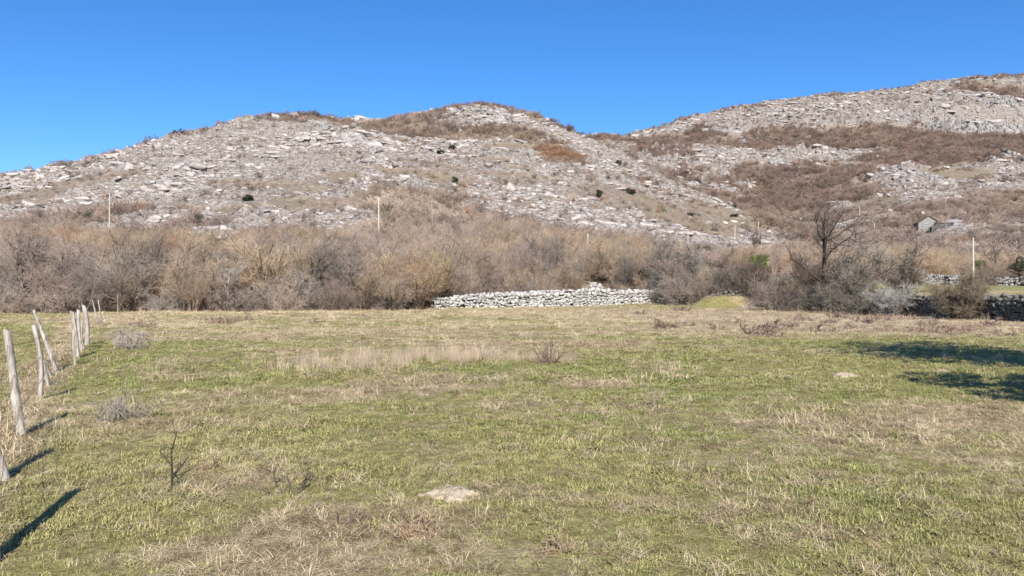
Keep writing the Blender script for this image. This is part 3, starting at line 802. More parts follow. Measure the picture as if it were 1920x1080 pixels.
def meadow():
    r = np.random.default_rng(79)
    Ps, Rs, Ss, Ws, Ts = [], [], [], [], []
    for y0, y1, dens, size in ((3.6, 8, 230, 1.0), (8, 14, 120, 1.25), (14, 26, 44, 1.8), (26, 45, 14, 2.7), (45, 92, 6, 3.6)):
        n = int((y1 - y0) * (y1 * 1.5 + 8) * dens)
        x = r.uniform(-(y1 * .75 + 4), y1 * .75 + 4, n); y = r.uniform(y0, y1, n)
        ok = (np.abs(x) < y * .70 + 2.5) & (y < edge_y(x) + 1.5) & ((x < wall_x(y) + 25))
        x, y = x[ok], y[ok]
        s_, l_ = field_masks(x, y)
        fine = fbm(x, y, .35, 2, 120)
        u = r.random(len(x)) * .75 + .125
        is_straw = u < np.clip(.24 + s_ * .85 + fine * .35, .06, .97)
        bare = r.random(len(x)) < .10 + .15 * (fine < -.35)
        x, y, s_, l_, is_straw = [a[~bare] for a in (x, y, s_, l_, is_straw)]
        k_ = r.random(len(x))
        w = np.where(is_straw, np.where(k_ < .52, 3, np.where(k_ < .93, 4, 5)), np.where(k_ < .38, 0, np.where(k_ < .62, 1, np.where(k_ < .82, 2, 6))))
        v = r.uniform(.75, 1.25, len(x))[:, None]
        h_ = np.clip(l_ + r.normal(0, .22, len(x)), 0, 1)[:, None]
        green = np.array([.47, .42, .19]) * (1 - h_) + np.array([.35, .37, .135]) * h_
        g2 = r.random(len(x))[:, None]
        straw = np.array([.82, .70, .46]) * g2 + np.array([.55, .43, .265]) * (1 - g2)
        pink = (sstep(27, 38, y) * sstep(2, 12, x))[:, None]
        straw = np.where((r.random(len(x)) < np.where(y < 26, .34, .15))[:, None], np.array([.33, .25, .15]), straw)
        straw = straw * (1 - .5 * pink) + np.array([.52, .41, .31]) * .5 * pink
        tint = np.where(is_straw[:, None], straw, green) * v * (1 + .16 * sstep(24, 40, y))[:, None]
        tint = tint * np.where(w == 6, .72, 1)[:, None]
        sz = size * r.uniform(.7, 1.3, len(x)) * (1 + .55 * fbm(x, y, .7, 2, 121)) * np.where(is_straw & (np.exp(-((x - FENCE(y) + .2) / .33) ** 2) > .4), 1.45, 1) * np.where(w == 6, .85, 1)
        Ps.append(np.c_[x, y, base_h(x, y) + field_bump(x, y)]); Rs.append(np.c_[r.normal(0, .1, len(x)), r.normal(0, .1, len(x)), r.uniform(0, 6.28, len(x))])
        Ss.append(np.c_[sz, sz, sz * np.where(size > 2, .62, .9)]); Ws.append(w); Ts.append(tint)
    P = np.concatenate(Ps); print("tufts", len(P))
    tag(scatter("grass", GR, P, np.concatenate(Rs), np.concatenate(Ss), np.concatenate(Ws), np.concatenate(Ts)), "short winter grass, green mixed with flattened straw, over the whole field", "grass")
meadow()
# ------------------------------------------------------------------ dry-stone walls
def stone_mat(name, lo, hi):
    m_, t_, b_ = new_mat(name, .95)
    P_ = pos(t_); n1 = noise(t_, 2.5, 5, .65, P_); n2 = noise(t_, 12, 3, .6, P_)
    c = ramp(t_, n1, [(.3, lo), (.55, tuple((a + b2) / 2 for a, b2 in zip(lo, hi))), (.7, hi)])
    c = mixc(t_, 1.0, c, ramp(t_, attrn(t_, "shade"), [(0, (.0, .0, .0)), (1, (1, 1, 1))]), 'MULTIPLY')
    c = mixc(t_, .5, c, ramp(t_, n2, [(.35, (.6, .58, .55)), (.6, (1, 1, 1))]), 'MULTIPLY')
    t_.links.new(c, b_.inputs["Base Color"]); bump(t_, b_, n2, .5, .03)
    return m_
MAT_STONE = stone_mat("wall_stone", (.40, .38, .355), (.70, .68, .65))
MAT_STONE2 = stone_mat("grey_shade_wall_stone", (.10, .095, .08), (.30, .285, .26))  # grey darkened to put the right wall's shade into its colour; reused elsewhere
MAT_DULL = stone_mat("dull_wall_stone", (.27, .25, .23), (.50, .475, .445))
MAT_CORE, t_, b_ = new_mat("wall_core", 1.0); b_.inputs["Base Color"].default_value = (.045, .04, .035, 1)
RP = [rock_mesh("r", 340 + i, 3, 7, .84) for i in range(10)]

def euler_m(rx, ry, rz):
    cx, sx, cy, sy, cz, sz = math.cos(rx), math.sin(rx), math.cos(ry), math.sin(ry), math.cos(rz), math.sin(rz)
    return np.array([[cz, -sz, 0], [sz, cz, 0], [0, 0, 1]]) @ np.array([[cy, 0, sy], [0, 1, 0], [-sy, 0, cy]]) @ np.array([[1, 0, 0], [0, cx, -sx], [0, sx, cx]])

def stones_mesh(name, items, mat_, core=None):
    """items: (centre, half sizes, rotation matrix, shade)"""
    Vs, Qs, Sh = [], [], []; n = 0
    r = np.random.default_rng(len(items))
    for c, h, M, sh in items:
        P, Q = RP[r.integers(0, len(RP))]
        V = (P * np.array(h)) @ M.T + np.array(c); Vs.append(V); Qs.append(Q + n); Sh += [sh] * len(V); n += len(V)
    nq = sum(len(q) for q in Qs)
    if core is not None:
        V, Q = core; Vs.append(V); Qs.append(Q + n); Sh += [1] * len(V)
    me_ = mesh_np(name, np.concatenate(Vs), np.concatenate(Qs)); attr(me_, "shade", Sh)
    me_.materials.append(mat_); me_.materials.append(MAT_CORE)
    if core is not None:
        mi = np.zeros(len(me_.polygons), np.int32); mi[nq:] = 1; me_.polygons.foreach_set("material_index", mi)
    return me_

def drywall(name, path, heights, thick, size, mat_, seed, rough=1.0, base=None):
    """path: list of (x, y); heights at each path point"""
    r = np.random.default_rng(seed); items = []; core_pts = []
    path = np.array(path, float); seg = np.linalg.norm(np.diff(path, axis=0), axis=1); cum = np.r_[0, np.cumsum(seg)]; L = cum[-1]
    def at(s_):
        x_ = np.interp(s_, cum, path[:, 0]); y_ = np.interp(s_, cum, path[:, 1]); i = min(np.searchsorted(cum, s_, 'right') - 1, len(seg) - 1)
        d = (path[i + 1] - path[i]) / seg[i]
        return x_, y_, d, np.interp(s_, cum, heights)
    gz = lambda x_, y_: (ground(x_, y_) if base is None else base(x_, y_))
    for face in (-1, 1):
        zrow = -.1; row = 0
        while zrow < max(heights) + .1:
            hrow = size * r.uniform(.55, 1.05) * (1.15 if row == 0 else 1); s_ = r.uniform(-.3, 0)
            while s_ < L:
                w = size * r.choice((.5, .7, .9, 1.2, 1.6)) * r.uniform(.85, 1.15); x_, y_, d, H_ = at(min(max(s_ + w / 2, 0), L))
                H_ = H_ + .10 * rough * vnoise(s_ * .9, seed, 7)
                if zrow + hrow * .5 < H_:
                    nrm = np.array([d[1], -d[0]]) * face
                    batter = thick / 2 - .06 * (zrow / 1.5) - .1
                    c = (x_ + nrm[0] * batter, y_ + nrm[1] * batter, gz(x_, y_) + zrow + hrow / 2 + r.normal(0, .055 * rough))
                    M = euler_m(r.normal(0, .16) * rough, r.normal(0, .30) * rough, math.atan2(d[1], d[0]) + r.normal(0, .15) * rough)
                    items.append((c, (w * .55, .2 * r.uniform(.8, 1.25), hrow * r.uniform(.46, .70)), M, r.uniform(.62, 1.05)))
                s_ += w
            zrow += hrow * .97; row += 1
    s_ = 0
    while s_ < L:       # loose top course
        w = size * r.uniform(.6, 1.6); x_, y_, d, H_ = at(s_); o_ = r.uniform(-.3, .3) * thick
        items.append(((x_ - d[1] * o_, y_ + d[0] * o_, gz(x_, y_) + H_ + r.uniform(-.06, .06)), (w * .5, .2, size * r.uniform(.28, .5)), euler_m(r.normal(0, .2), r.normal(0, .2), math.atan2(d[1], d[0]) + r.normal(0, .3)), r.uniform(.75, 1.1)))
        s_ += w * .75
    ns = max(2, int(L / 1.5)); V = []; Q = []
    for i in range(ns + 1):
        x_, y_, d, H_ = at(L * i / ns); nrm = np.array([d[1], -d[0]]); z = gz(x_, y_); hw = thick / 2 - .22
        for a, zz in ((-hw, -.2), (hw, -.2), (hw, H_ - .12), (-hw, H_ - .12)): V.append((x_ + nrm[0] * a, y_ + nrm[1] * a, z + zz))
        if i:
            b0 = (i - 1) * 4
            Q += [(b0 + k2, b0 + (k2 + 1) % 4, b0 + 4 + (k2 + 1) % 4, b0 + 4 + k2) for k2 in range(4)]
    return stones_mesh(name, items, mat_, (np.array(V), np.array(Q)))

me = drywall("stone_wall", [(-7.4, 74.3), (-3, 77), (4, 81.5), (10, 85.5), (16.2, 89.5)], [.8, 1.35, 1.6, 1.6, 1.35], .95, .34, MAT_STONE, 11)
tag(obj("stone_wall", me), "long pale dry-stone wall at the far edge of the field", "stone wall")
ys = np.linspace(26, 69, 16)
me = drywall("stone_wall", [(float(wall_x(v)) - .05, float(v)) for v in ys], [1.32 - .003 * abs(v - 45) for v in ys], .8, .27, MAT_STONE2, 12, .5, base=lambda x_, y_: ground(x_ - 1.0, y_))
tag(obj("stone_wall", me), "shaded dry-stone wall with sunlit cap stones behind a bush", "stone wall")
def back_wall(x0, y0, x1, y1, h, seed, label, rough):
    n = 8; path = [(x0 + (x1 - x0) * i / n, y0 + (y1 - y0) * i / n + .5 * math.sin(i * 1.7 + seed)) for i in range(n + 1)]
    hs = [h * (.75 + .35 * abs(math.sin(i * 1.3 + seed))) for i in range(n + 1)]
    me = drywall("stone_wall", path, hs, 1.1, .40, MAT_DULL, seed, rough, base=lambda x_, y_: float(surface(x_, y_)))
    tag(obj("stone_wall", me), label, "stone wall")
back_wall(61, 123, 71.5, 126, 1.25, 13, "low pale stone wall behind the green strip of grass", 1.4)
back_wall(74.5, 123, 90, 121, 1.0, 14, "tumbled stone wall beyond the pole with the crossarm", 2.2)
def heap(name, x, y, rx, ry, h, n, size, seed, label, cat, mat_=MAT_STONE):
    r = np.random.default_rng(seed); items = []
    for i in range(n):
        a = r.uniform(0, 6.28); q = math.sqrt(r.random()); dx, dy = math.cos(a) * q * rx, math.sin(a) * q * ry
        z = float(surface(x + dx, y + dy)) + h * (1 - q ** 1.6) * r.uniform(.55, 1)
        s_ = size * r.uniform(.6, 1.3)
        items.append(((x + dx, y + dy, z), (s_, s_ * .8, s_ * .6), euler_m(*r.normal(0, .4, 3)), r.uniform(.65, 1.05)))
    tag(obj(name, stones_mesh(name, items, mat_)), label, cat)
heap("stone_heap", 9.9, 96.5, 2.0, 1.6, 1.3, 150, .25, 21, "pale heap of loose stones above the long dry-stone wall", "stone heap")
heap("stone_heap", 21.9, 79.0, 1.9, .6, .5, 26, .16, 22, "row of mossy stones on the grassy mound", "stones", MAT_STONE2)
for i, (px, py, n, rx) in enumerate(((1405, 578, 14, .8), (1448, 578, 12, .9))):
    x, y = on_field(px, py)
    heap("stone_heap", x, y, rx, .4, .2, n, .15, 23 + i, ("small scatter of stones at the foot of the mound", "few grey stones between mound and dark tree")[i], "stones")
x, y = on_field(1746, 598)
heap("pale_stone", x, y, .35, .1, .05, 3, .17, 29, "flat white stone in the grass before the shaded wall", "stone")

# ------------------------------------------------------------------ wooden fence
def wood_mat():
    m_, t_, b_ = new_mat("weathered_wood", .9)
    tc = objco(t_); mp = t_.nodes.new("ShaderNodeMapping"); mp.inputs["Scale"].default_value = (22, 22, 1.3); t_.links.new(tc, mp.inputs[0])
    n1 = noise(t_, 1.0, 6, .7, mp.outputs[0]); n2 = noise(t_, 5, 3, .5, tc)
    c = ramp(t_, n1, [(.32, (.10, .085, .07)), (.46, (.36, .32, .275)), (.7, (.58, .535, .48))])
    c = mixc(t_, .5, c, ramp(t_, n2, [(.35, (.62, .58, .52)), (.6, (1, 1, 1))]), 'MULTIPLY')
    t_.links.new(c, b_.inputs["Base Color"]); bump(t_, b_, n1, .6, .02)
    return m_
MAT_WOOD = wood_mat()
def post_mesh(name, h, r0, r1, lean, seed):
    """split post from below ground to a slanted top; lean = (dx, dy) of the top"""
    r = np.random.default_rng(seed); n = 7; rings = 9; V, Q = [], []
    shape = r.uniform(.6, 1.22, n); cut = r.normal(0, .7, 2); bend = r.normal(0, .035, 2)
    for k_ in range(rings):
        f = k_ / (rings - 1); z = -.3 + (h + .3) * f; g = max(z, 0) / h
        cx = lean[0] * g + bend[0] * math.sin(g * 3.1); cy = lean[1] * g + bend[1] * math.sin(g * 3.1); rad = r0 + (r1 - r0) * f
        for i in range(n):
            a = i / n * 6.2832 + .12 * f; q = rad * shape[i] * r.uniform(.86, 1.12)
            dx, dy = math.cos(a) * q, math.sin(a) * q
            V.append((cx + dx, cy + dy, z + ((cut[0] * dx + cut[1] * dy) * 1.6 if k_ == rings - 1 else 0)))
        if k_:
            b0 = (k_ - 1) * n; Q += [(b0 + i, b0 + (i + 1) % n, b0 + n + (i + 1) % n, b0 + n + i) for i in range(n)]
    top = len(V) - n; V.append(tuple(np.mean(np.array(V[top:]), 0))); T = [(top + i, top + (i + 1) % n, len(V) - 1) for i in range(n)]
    me_ = mesh_np(name, V, Q, T); me_.materials.append(MAT_WOOD)
    return me_
POSTS = [  # base column, base row, top column, top row, radius, label; the nearest two stand partly outside the view
    (-12, 1068, -75, 690, .060, "nearest wooden fence post, standing where the longest post shadow starts"),
    (9, 908, -14, 690, .055, "fence post cut by the picture edge, second along the fence"),
    (42, 826, 1, 619, .062, "thick pale fence post leaning outward at the picture edge"),
    (75, 748, 68, 612, .050, "slim upright fence post crossed by a leaning post"),
    (91, 722, 86, 676, .050, "short dark broken fence stake beside the crossed posts"),
    (106, 698, 62, 585, .058, "long fence post leaning steeply left over its neighbour"),
    (146, 672, 132, 584, .060, "leaning fence post, first of the middle trio"),
    (153, 660, 149, 581, .055, "upright thin fence post, second of the middle trio"),
    (163, 648, 160, 574, .085, "thickest fence post of the middle trio"),
    (98, 706, 75, 640, .035, "thin crooked stake bound to the steeply leaning post"),
    (141, 684, 137, 618, .035, "short crooked stake before the middle trio of posts"),
    (157, 655, 155, 600, .035, "shortest thin stake wedged inside the middle trio"),
    (182, 606, 174, 564, .055, "far thin fence post leaning left against the thicket"),
    (190, 600, 185, 563, .055, "farthest fence post standing in front of the thicket"),
]
tops = []
for i, (bx, by, tx, ty, rad, lab) in enumerate(POSTS):
    x, y = on_field(bx, by); z = ground(x, y)
    if by < 680: y *= 1.0
    h = CAMZ + (HOR - ty) / F * y - z; lx = (tx - CX) / F * y - x
    r_ = random.Random(i)
    me = post_mesh("fence_post", h, rad * .95, rad * .72, (lx, r_.uniform(-.12, .12)), 40 + i)
    tag(obj("fence_post", me, None, None, (x, y, z)), lab, "fence post", "old wooden posts of the wire fence")
    if rad > .045 and by != 722: tops.append((x, y, z, h, lx))
m_wire, t_, b_ = new_mat("rusty_wire", .7); b_.inputs["Base Color"].default_value = (.13, .095, .075, 1)
for k_, f in enumerate((.28, .58, .86)):
    segs = []; r_ = np.random.default_rng(90 + k_)
    for a, b2 in zip(tops[:-1], tops[1:]):
        p = np.array([a[0] + a[4] * f + .05, a[1], a[2] + a[3] * f]); q = np.array([b2[0] + b2[4] * f + .05, b2[1], b2[2] + b2[3] * f]); n = 8
        sag = r_.uniform(.02, .07)
        pts = [p + (q - p) * j_ / n - np.array([0, 0, sag * 4 * (j_ / n) * (1 - j_ / n)]) + r_.normal(0, .006, 3) for j_ in range(n + 1)]
        segs += [(u_, v_, .0025, .0025) for u_, v_ in zip(pts[:-1], pts[1:])]
        if a[1] < 16:
            Ln = np.linalg.norm(q - p)
            for s_ in np.arange(.1, Ln, .13):
                c = p + (q - p) * s_ / Ln - np.array([0, 0, sag * 4 * (s_ / Ln) * (1 - s_ / Ln)]); dv = unit(r_.normal(size=3)) * .018
                segs.append((c - dv, c + dv, .0016, .0012))
    V, Q = tubes(segs, 3); me = mesh_np("barbed_wire", V, Q); me.materials.append(m_wire)
    tag(obj("barbed_wire", me), ("bottom", "middle", "top")[k_] + " strand of rusty barbed wire along the fence posts", "wire")

# ------------------------------------------------------------------ utility poles
m_conc, t_, b_ = new_mat("pole_concrete", .85)
t_.links.new(ramp(t_, noise(t_, 3, 5, .6, objco(t_)), [(.3, (.36, .32, .265)), (.7, (.50, .455, .385))]), b_.inputs["Base Color"])
m_iron, t_, b_ = new_mat("dark_iron", .6); b_.inputs["Base Color"].default_value = (.12, .11, .10, 1)
m_glass, t_, b_ = new_mat("insulator", .3); b_.inputs["Base Color"].default_value = (.62, .6, .55, 1)
def pole(px, top_py, d, label, arm=False, rad=.15):
    x = (px - CX) / F * d; z = float(surface(x, d)); h = max(4.5, CAMZ + (HOR - top_py) / F * d - z)
    root = empty("utility_pole", (x, d, z))
    V, Q = tubes([((0, 0, -.3), (0, 0, h), rad, rad * .62)], 8)
    n = 8; V = np.vstack([V, [(0, 0, h + .03)]]); T = [(n + i, n + (i + 1) % n, 2 * n) for i in range(n)]
    me = mesh_np("pole_shaft", V, Q, T); me.materials.append(m_conc); obj("shaft", me, None, root)
    if arm:
        hz = h - 1.05
        V, Q = tubes([((-.95, .14, hz), (.95, .14, hz), .05, .05)], 4); me = mesh_np("crossarm", V, Q); me.materials.append(m_conc); obj("crossarm", me, None, root)
        tops_ = ((-.85, .14, hz + .05), (-.45, .14, hz + .05), (.45, .14, hz + .05), (.85, .14, hz + .05))
    else:
        tops_ = ((-.16, -.1, h - .25), (.16, -.1, h - .55))
    for a in tops_:
        V, Q = tubes([((a[0], a[1], a[2] - .02), (a[0], a[1], a[2] + .1), .012, .012), ((a[0], a[1], a[2] + .08), (a[0], a[1], a[2] + .14), .035, .05), ((a[0], a[1], a[2] + .14), (a[0], a[1], a[2] + .22), .05, .025)], 6)
        me = mesh_np("insulator", V, Q); me.materials.append(m_glass); obj("insulator", me, None, root)
    tag(root, label, "utility pole", "pale poles of the overhead line")
pole(205, 362, 155, "pale bare utility pole rising from the thicket before the grassy shoulder")
pole(710, 369, 127, "tall white utility pole in the middle of the scrub below the peak", rad=.16)
pole(1102, 438, 125, "faint short pole top above the scrub beyond the stone wall")
pole(1290, 432, 190, "faint grey pole at the rocky toe of the near hill")
pole(1378, 426, 246, "left pole of the trio by the green ivy bush", rad=.2)
pole(1422, 416, 300, "highest pole of the trio by the green ivy bush", rad=.2)
pole(1428, 449, 165, "lowest pole of the trio, standing right behind the green ivy bush", rad=.13)
pole(1612, 387, 380, "distant pole at the end of the pale terrace wall", rad=.24)
pole(1640, 419, 330, "distant pole just below the pale terrace wall", rad=.2)
pole(1757, 362, 430, "distant pole on the slope above the grey house", rad=.24)
pole(1825, 446, 118, "tall pale pole with a wooden crossarm above the shaded wall", arm=True, rad=.16)

# ------------------------------------------------------------------ the little house on the far slope
def plaster(name, c, s=.5):
    m_, t_, b_ = new_mat(name, .95)
    n1 = noise(t_, 1.2, 5, .65, objco(t_))
    t_.links.new(ramp(t_, n1, [(.3, tuple(v * .72 for v in c)), (.65, c)]), b_.inputs["Base Color"]); return m_
m_grey = plaster("grey_render", (.30, .285, .265)); m_white = plaster("whitewash", (.74, .74, .74)); m_tile = plaster("old_roof_tiles", (.20, .125, .095))
m_dark = plaster("dark_opening", (.03, .03, .03)); m_slab = plaster("grey_slab", (.36, .35, .345))
def prism(name, V, Fs, mat_, parent, loc=(0, 0, 0)):
    me_ = bpy.data.meshes.new(name); me_.from_pydata(V, [], Fs); me_.update(); me_.materials.append(mat_)
    return obj(name, me_, None, parent, loc)
def box(name, x0, x1, y0, y1, z0, z1, mat_, parent, loc=(0, 0, 0)):
    V = [(x0, y0, z0), (x1, y0, z0), (x1, y1, z0), (x0, y1, z0), (x0, y0, z1), (x1, y0, z1), (x1, y1, z1), (x0, y1, z1)]
    return prism(name, V, [(0, 3, 2, 1), (4, 5, 6, 7), (0, 1, 5, 4), (1, 2, 6, 5), (2, 3, 7, 6), (3, 0, 4, 7)], mat_, parent, loc)
HD = 280.0
hx = (1742 - CX) / F * HD; hz = CAMZ + (HOR - 433) / F * HD
root = empty("stone_house", (hx, HD, hz), R(-14))
w, e, p, L = 3.4, 3.0, 5.3, 7.0     # half width, eaves, peak, length
prism("wall", [(-w, 0, -2), (w, 0, -2), (w, 0, e), (0, 0, p), (-w, 0, e), (-w, L, -2), (w, L, -2), (w, L, e), (0, L, p), (-w, L, e)],
      [(0, 1, 2, 3, 4), (6, 5, 9, 8, 7), (1, 6, 7, 2), (5, 0, 4, 9)], m_grey, root)
ov, th = .35, .18
for nm_, sg in (("roof", 1), ("roof", -1)):
    sl = (p - e) / w; ex = w + ov; ez = e - ov * sl
    V = [(0, -ov, p + .02), (sg * ex, -ov, ez + .02), (sg * ex, L + ov, ez + .02), (0, L + ov, p + .02)]
    V += [(a, b2, c + th) for a, b2, c in V]
    Fs = [(0, 1, 2, 3), (7, 6, 5, 4), (0, 4, 5, 1), (1, 5, 6, 2), (2, 6, 7, 3), (3, 7, 4, 0)]
    prism(nm_, V, Fs if sg < 0 else [f[::-1] for f in Fs], m_tile, root)
wn = box("window", -1.1, -.45, -.03, .05, 1.9, 2.75, m_white, root); box("pane", -.98, -.57, -.05, -.035, 2.0, 2.65, m_dark, wn)
box("door", 1.6, 3.1, -.04, .04, -.6, 1.5, m_dark, root)
box("annex", w + .02, w + 2.6, .6, 4.5, -1.5, 2.3, m_white, root)
prism("annex_roof", [(w + .02, .3, 2.95), (w + 2.9, .3, 2.32), (w + 2.9, 4.8, 2.32), (w + .02, 4.8, 2.95), (w + .02, .3, 3.07), (w + 2.9, .3, 2.44), (w + 2.9, 4.8, 2.44), (w + .02, 4.8, 3.07)],
      [(3, 2, 1, 0), (4, 5, 6, 7), (0, 1, 5, 4), (1, 2, 6, 5), (2, 3, 7, 6), (3, 0, 4, 7)], m_tile, root)
box("chimney", .9, 1.5, 4.5, 5.1, 4.4, 6.2, m_grey, root)
tag(root, "small grey gabled house with a white annex on the far slope", "house")
# ruin with a pale slanted roof to the right
rx_, rd = (1797 - CX) / F * 290, 290.0; rz_ = CAMZ + (HOR - 425) / F * rd
root = empty("ruined_shed", (rx_, rd, rz_), R(20))
box("wall", -2.2, 2.2, 0, 3.5, -2.5, 1.4, m_slab, root)
prism("roof", [(-2.5, -.3, 1.42), (2.5, -.3, 2.3), (2.5, 3.8, 3.1), (-2.5, 3.8, 2.2), (-2.5, -.3, 1.54), (2.5, -.3, 2.42), (2.5, 3.8, 3.22), (-2.5, 3.8, 2.32)],
      [(3, 2, 1, 0), (4, 5, 6, 7), (0, 1, 5, 4), (1, 2, 6, 5), (2, 3, 7, 6), (3, 0, 4, 7)], m_slab, root)
tag(root, "ruined shed with a slanting pale roof right of the grey house", "shed")
# low white walls and terraces round the house
def terrace(pxa, pya, pxb, pyb, d, h, seed, label, mat_=MAT_STONE):
    a = np.array([(pxa - CX) / F * d, d]); b2 = np.array([(pxb - CX) / F * d, d + 12]); n = 8
    path = [tuple(a + (b2 - a) * i / n) for i in range(n + 1)]
    z0 = CAMZ + (HOR - pya) / F * d; z1 = CAMZ + (HOR - pyb) / F * (d + 12)
    me = drywall("terrace_wall", path, [h] * (n + 1), 1.2, .55, mat_, seed, 1.2, base=lambda x_, y_: max(z0 + (z1 - z0) * (y_ - d) / 12 - h * .5, float(sheet(x_, y_, Z))))
    tag(obj("terrace_wall", me), label, "terrace wall")
terrace(1562, 426, 1632, 412, 355, 1.5, 31, "long pale terrace wall rising towards the distant pole")
terrace(1698, 452, 1730, 450, 262, 1.6, 32, "short white terrace wall below the grey house")
terrace(1745, 438, 1815, 436, 270, 1.8, 33, "grey terrace wall right in front of the house annex", MAT_STONE2)
terrace(1640, 462, 1690, 458, 240, 1.2, 34, "low terrace wall left of the white one below the house", MAT_STONE2)

# ------------------------------------------------------------------ single trees and bushes
def lone_tree(x, y, seed, H, tr_r, label, tint_t, tint_c, cat="tree", z=None, **kw):
    root = empty("bare_tree", (x, y, (float(surface(x, y)) if z is None else z) - .05))
    tr, br, tg = tree_segs(seed, H, tr_r, **kw)
    V, Q = tubes(tr, 7); a = mesh_np("trunk", V, Q, smooth=True); a.materials.append(mat_stem); a = obj("trunk", a, None, root); a.color = (*tint_t, 1)
    V, Q = tubes(br, 5); b2 = mesh_np("branches", V, Q); b2.materials.append(mat_stem); b2 = obj("branches", b2, None, root); b2.color = (*tint_t, 1)
    V, Q = tubes(tg, 3); c = mesh_np("crown", V, Q); c.materials.append(mat_twig); c = obj("crown", c, None, root); c.color = (*tint_c, 1)
    return tag(root, label, cat)
DK = (.085, .072, .062)
lone_tree(24.0, 61.0, 807, 7.6, .25, "dark-trunked bare tree standing highest above the bushes by the wall", DK, (.17, .14, .115), lean=(.02, 0), tall=.8, fork=.38, n_main=11, k=(5, 5, 3), spread=(.4, .9))
lone_tree(27.4, 62.5, 802, 6.6, .17, "spreading grey lichen-covered tree right of the dark-trunked tree", (.17, .15, .13), (.28, .255, .215), lean=(.25, 0), fork=.15, n_main=11, k=(7, 7, 5), spread=(.6, 1.2))
lone_tree(25.6, 58.5, 803, 4.8, .13, "low crooked tree in front of the lichen-covered tree", (.15, .13, .11), (.22, .19, .15), lean=(-.2, 0), fork=.1, n_main=11, k=(7, 7, 5), spread=(.6, 1.2))
lone_tree(64.6, 129.5, 804, 9.2, .34, "black-trunked tree with long bent limbs behind the low pale wall", DK, (.15, .12, .10), lean=(.05, 0), fork=.12, n_main=9, k=(4, 4, 3), spread=(.7, 1.15), wander=.24, tw=.02)
lone_tree(86.0, 140.0, 805, 7.5, .25, "brown bare tree above the tumbled wall", (.13, .11, .09), (.22, .18, .15), fork=.2, n_main=9, k=(5, 5, 4), tw=.02)
lone_tree(-33.2, 74, 806, 7.0, .16, "thin dark leaning tree in the thicket behind the fence end", DK, (.20, .165, .14), lean=(-.35, 0), fork=.3, n_main=7)
lone_tree(-29.6, 76, 807, 7.4, .15, "thin dark tree sticking out of the thicket top", DK, (.20, .165, .14), lean=(-.2, 0), fork=.35, n_main=7)
lone_tree(-9.2, 78, 808, 6.6, .14, "pale branching tree just left of the stone wall end", (.34, .31, .28), (.37, .32, .25), lean=(.1, 0), fork=.12, n_main=12, k=(6, 6, 4), spread=(.5, 1.0))
lone_tree(3.0, 108, 809, 6.5, .13, "pale forked tree high in the thicket above the stone wall", (.36, .33, .30), (.36, .31, .27), fork=.15, n_main=9)
lone_tree(17.6, 89.6, 810, 5.2, .14, "grey tangled tree shading the right end of the stone wall", (.22, .20, .18), (.27, .25, .22), fork=.1, n_main=12, k=(7, 7, 4), spread=(.6, 1.2))
lone_tree(46.5, 150, 811, 9.0, .26, "large bare tree rising behind the dark-trunked tree", DK, (.22, .17, .14), fork=.25, n_main=9, tw=.02)

def lone_bush(x, y, seed, tint, label, cat="bush", sc=1.0, name="bare_bush", **cfg):
    root = empty(name, (x, y, float(surface(x, y)) - .03)); st, tg = shrub(seed, **cfg)
    a, b2 = two_meshes(name, st, tg, mat_stem, mat_twig); a = obj("stem", a, None, root); b2 = obj("twigs", b2, None, root)
    a.color = (*(np.array(tint) * .8), 1); b2.color = (*tint, 1)
    return tag(root, label, cat)
TH = KINDS_["thorn"]
lone_bush(26.0, 45.6, 820, (.22, .18, .13), "dense brown bush standing in front of the shaded wall", H=2.8, stems=16, spread=.36, k=(9, 9, 4), tw=.009, lens=(.28, .17, .09), wander=.2, up=.03, r0=.03, start=.1, basew=.6)
lone_bush(25.2, 52.4, 821, (.42, .39, .355), "whitish feathery bush beside the shaded wall", H=2.6, stems=18, spread=.7, k=(6, 6, 3), tw=.008, lens=(.34, .17, .08), wander=.12, up=.03, r0=.02, start=.2, basew=.4)
lone_bush(24.3, 57.5, 822, (.20, .175, .14), "grey tangled bush under the crooked tree", **{**TH, "H": 2.9})
lone_bush(23.6, 61.5, 823, (.145, .13, .10), "dark low bush at the foot of the dark-trunked tree", **{**TH, "H": 2.4})
lone_bush(22.7, 67.5, 824, (.30, .24, .20), "reddish brown bush just right of the grassy mound", **{**TH, "H": 3.4})
lone_bush(24.6, 54.8, 825, (.20, .175, .14), "brown bramble bush left of the whitish bush", **{**TH, "H": 2.2})
lone_bush(-8.0, 75.6, 826, (.44, .33, .17), "golden brown bush of upright shoots at the left end of the stone wall", **{**KINDS_["hazel"], "H": 5.0})
lone_bush(16.4, 88.2, 827, (.20, .185, .165), "dark tangled bush covering the right end of the stone wall", **{**TH, "H": 3.0})
for k_, (bx_, by_, sd_, tn_, lb_) in enumerate(((72.8, 121.5, 850, (.26, .20, .155), "brown bush filling the gap between the two far low walls"), (62.0, 122.0, 851, (.33, .27, .22), "brownish bush at the left end of the low pale wall"),
        (80.5, 119.8, 852, (.29, .23, .18), "low tangled bush growing through the tumbled wall"), (76.5, 126.0, 853, (.25, .20, .16), "dark brown bush behind the pole with the crossarm"))):
    lone_bush(bx_, by_, sd_, tn_, lb_, **{**TH, "H": 3.0, "tw": .015})
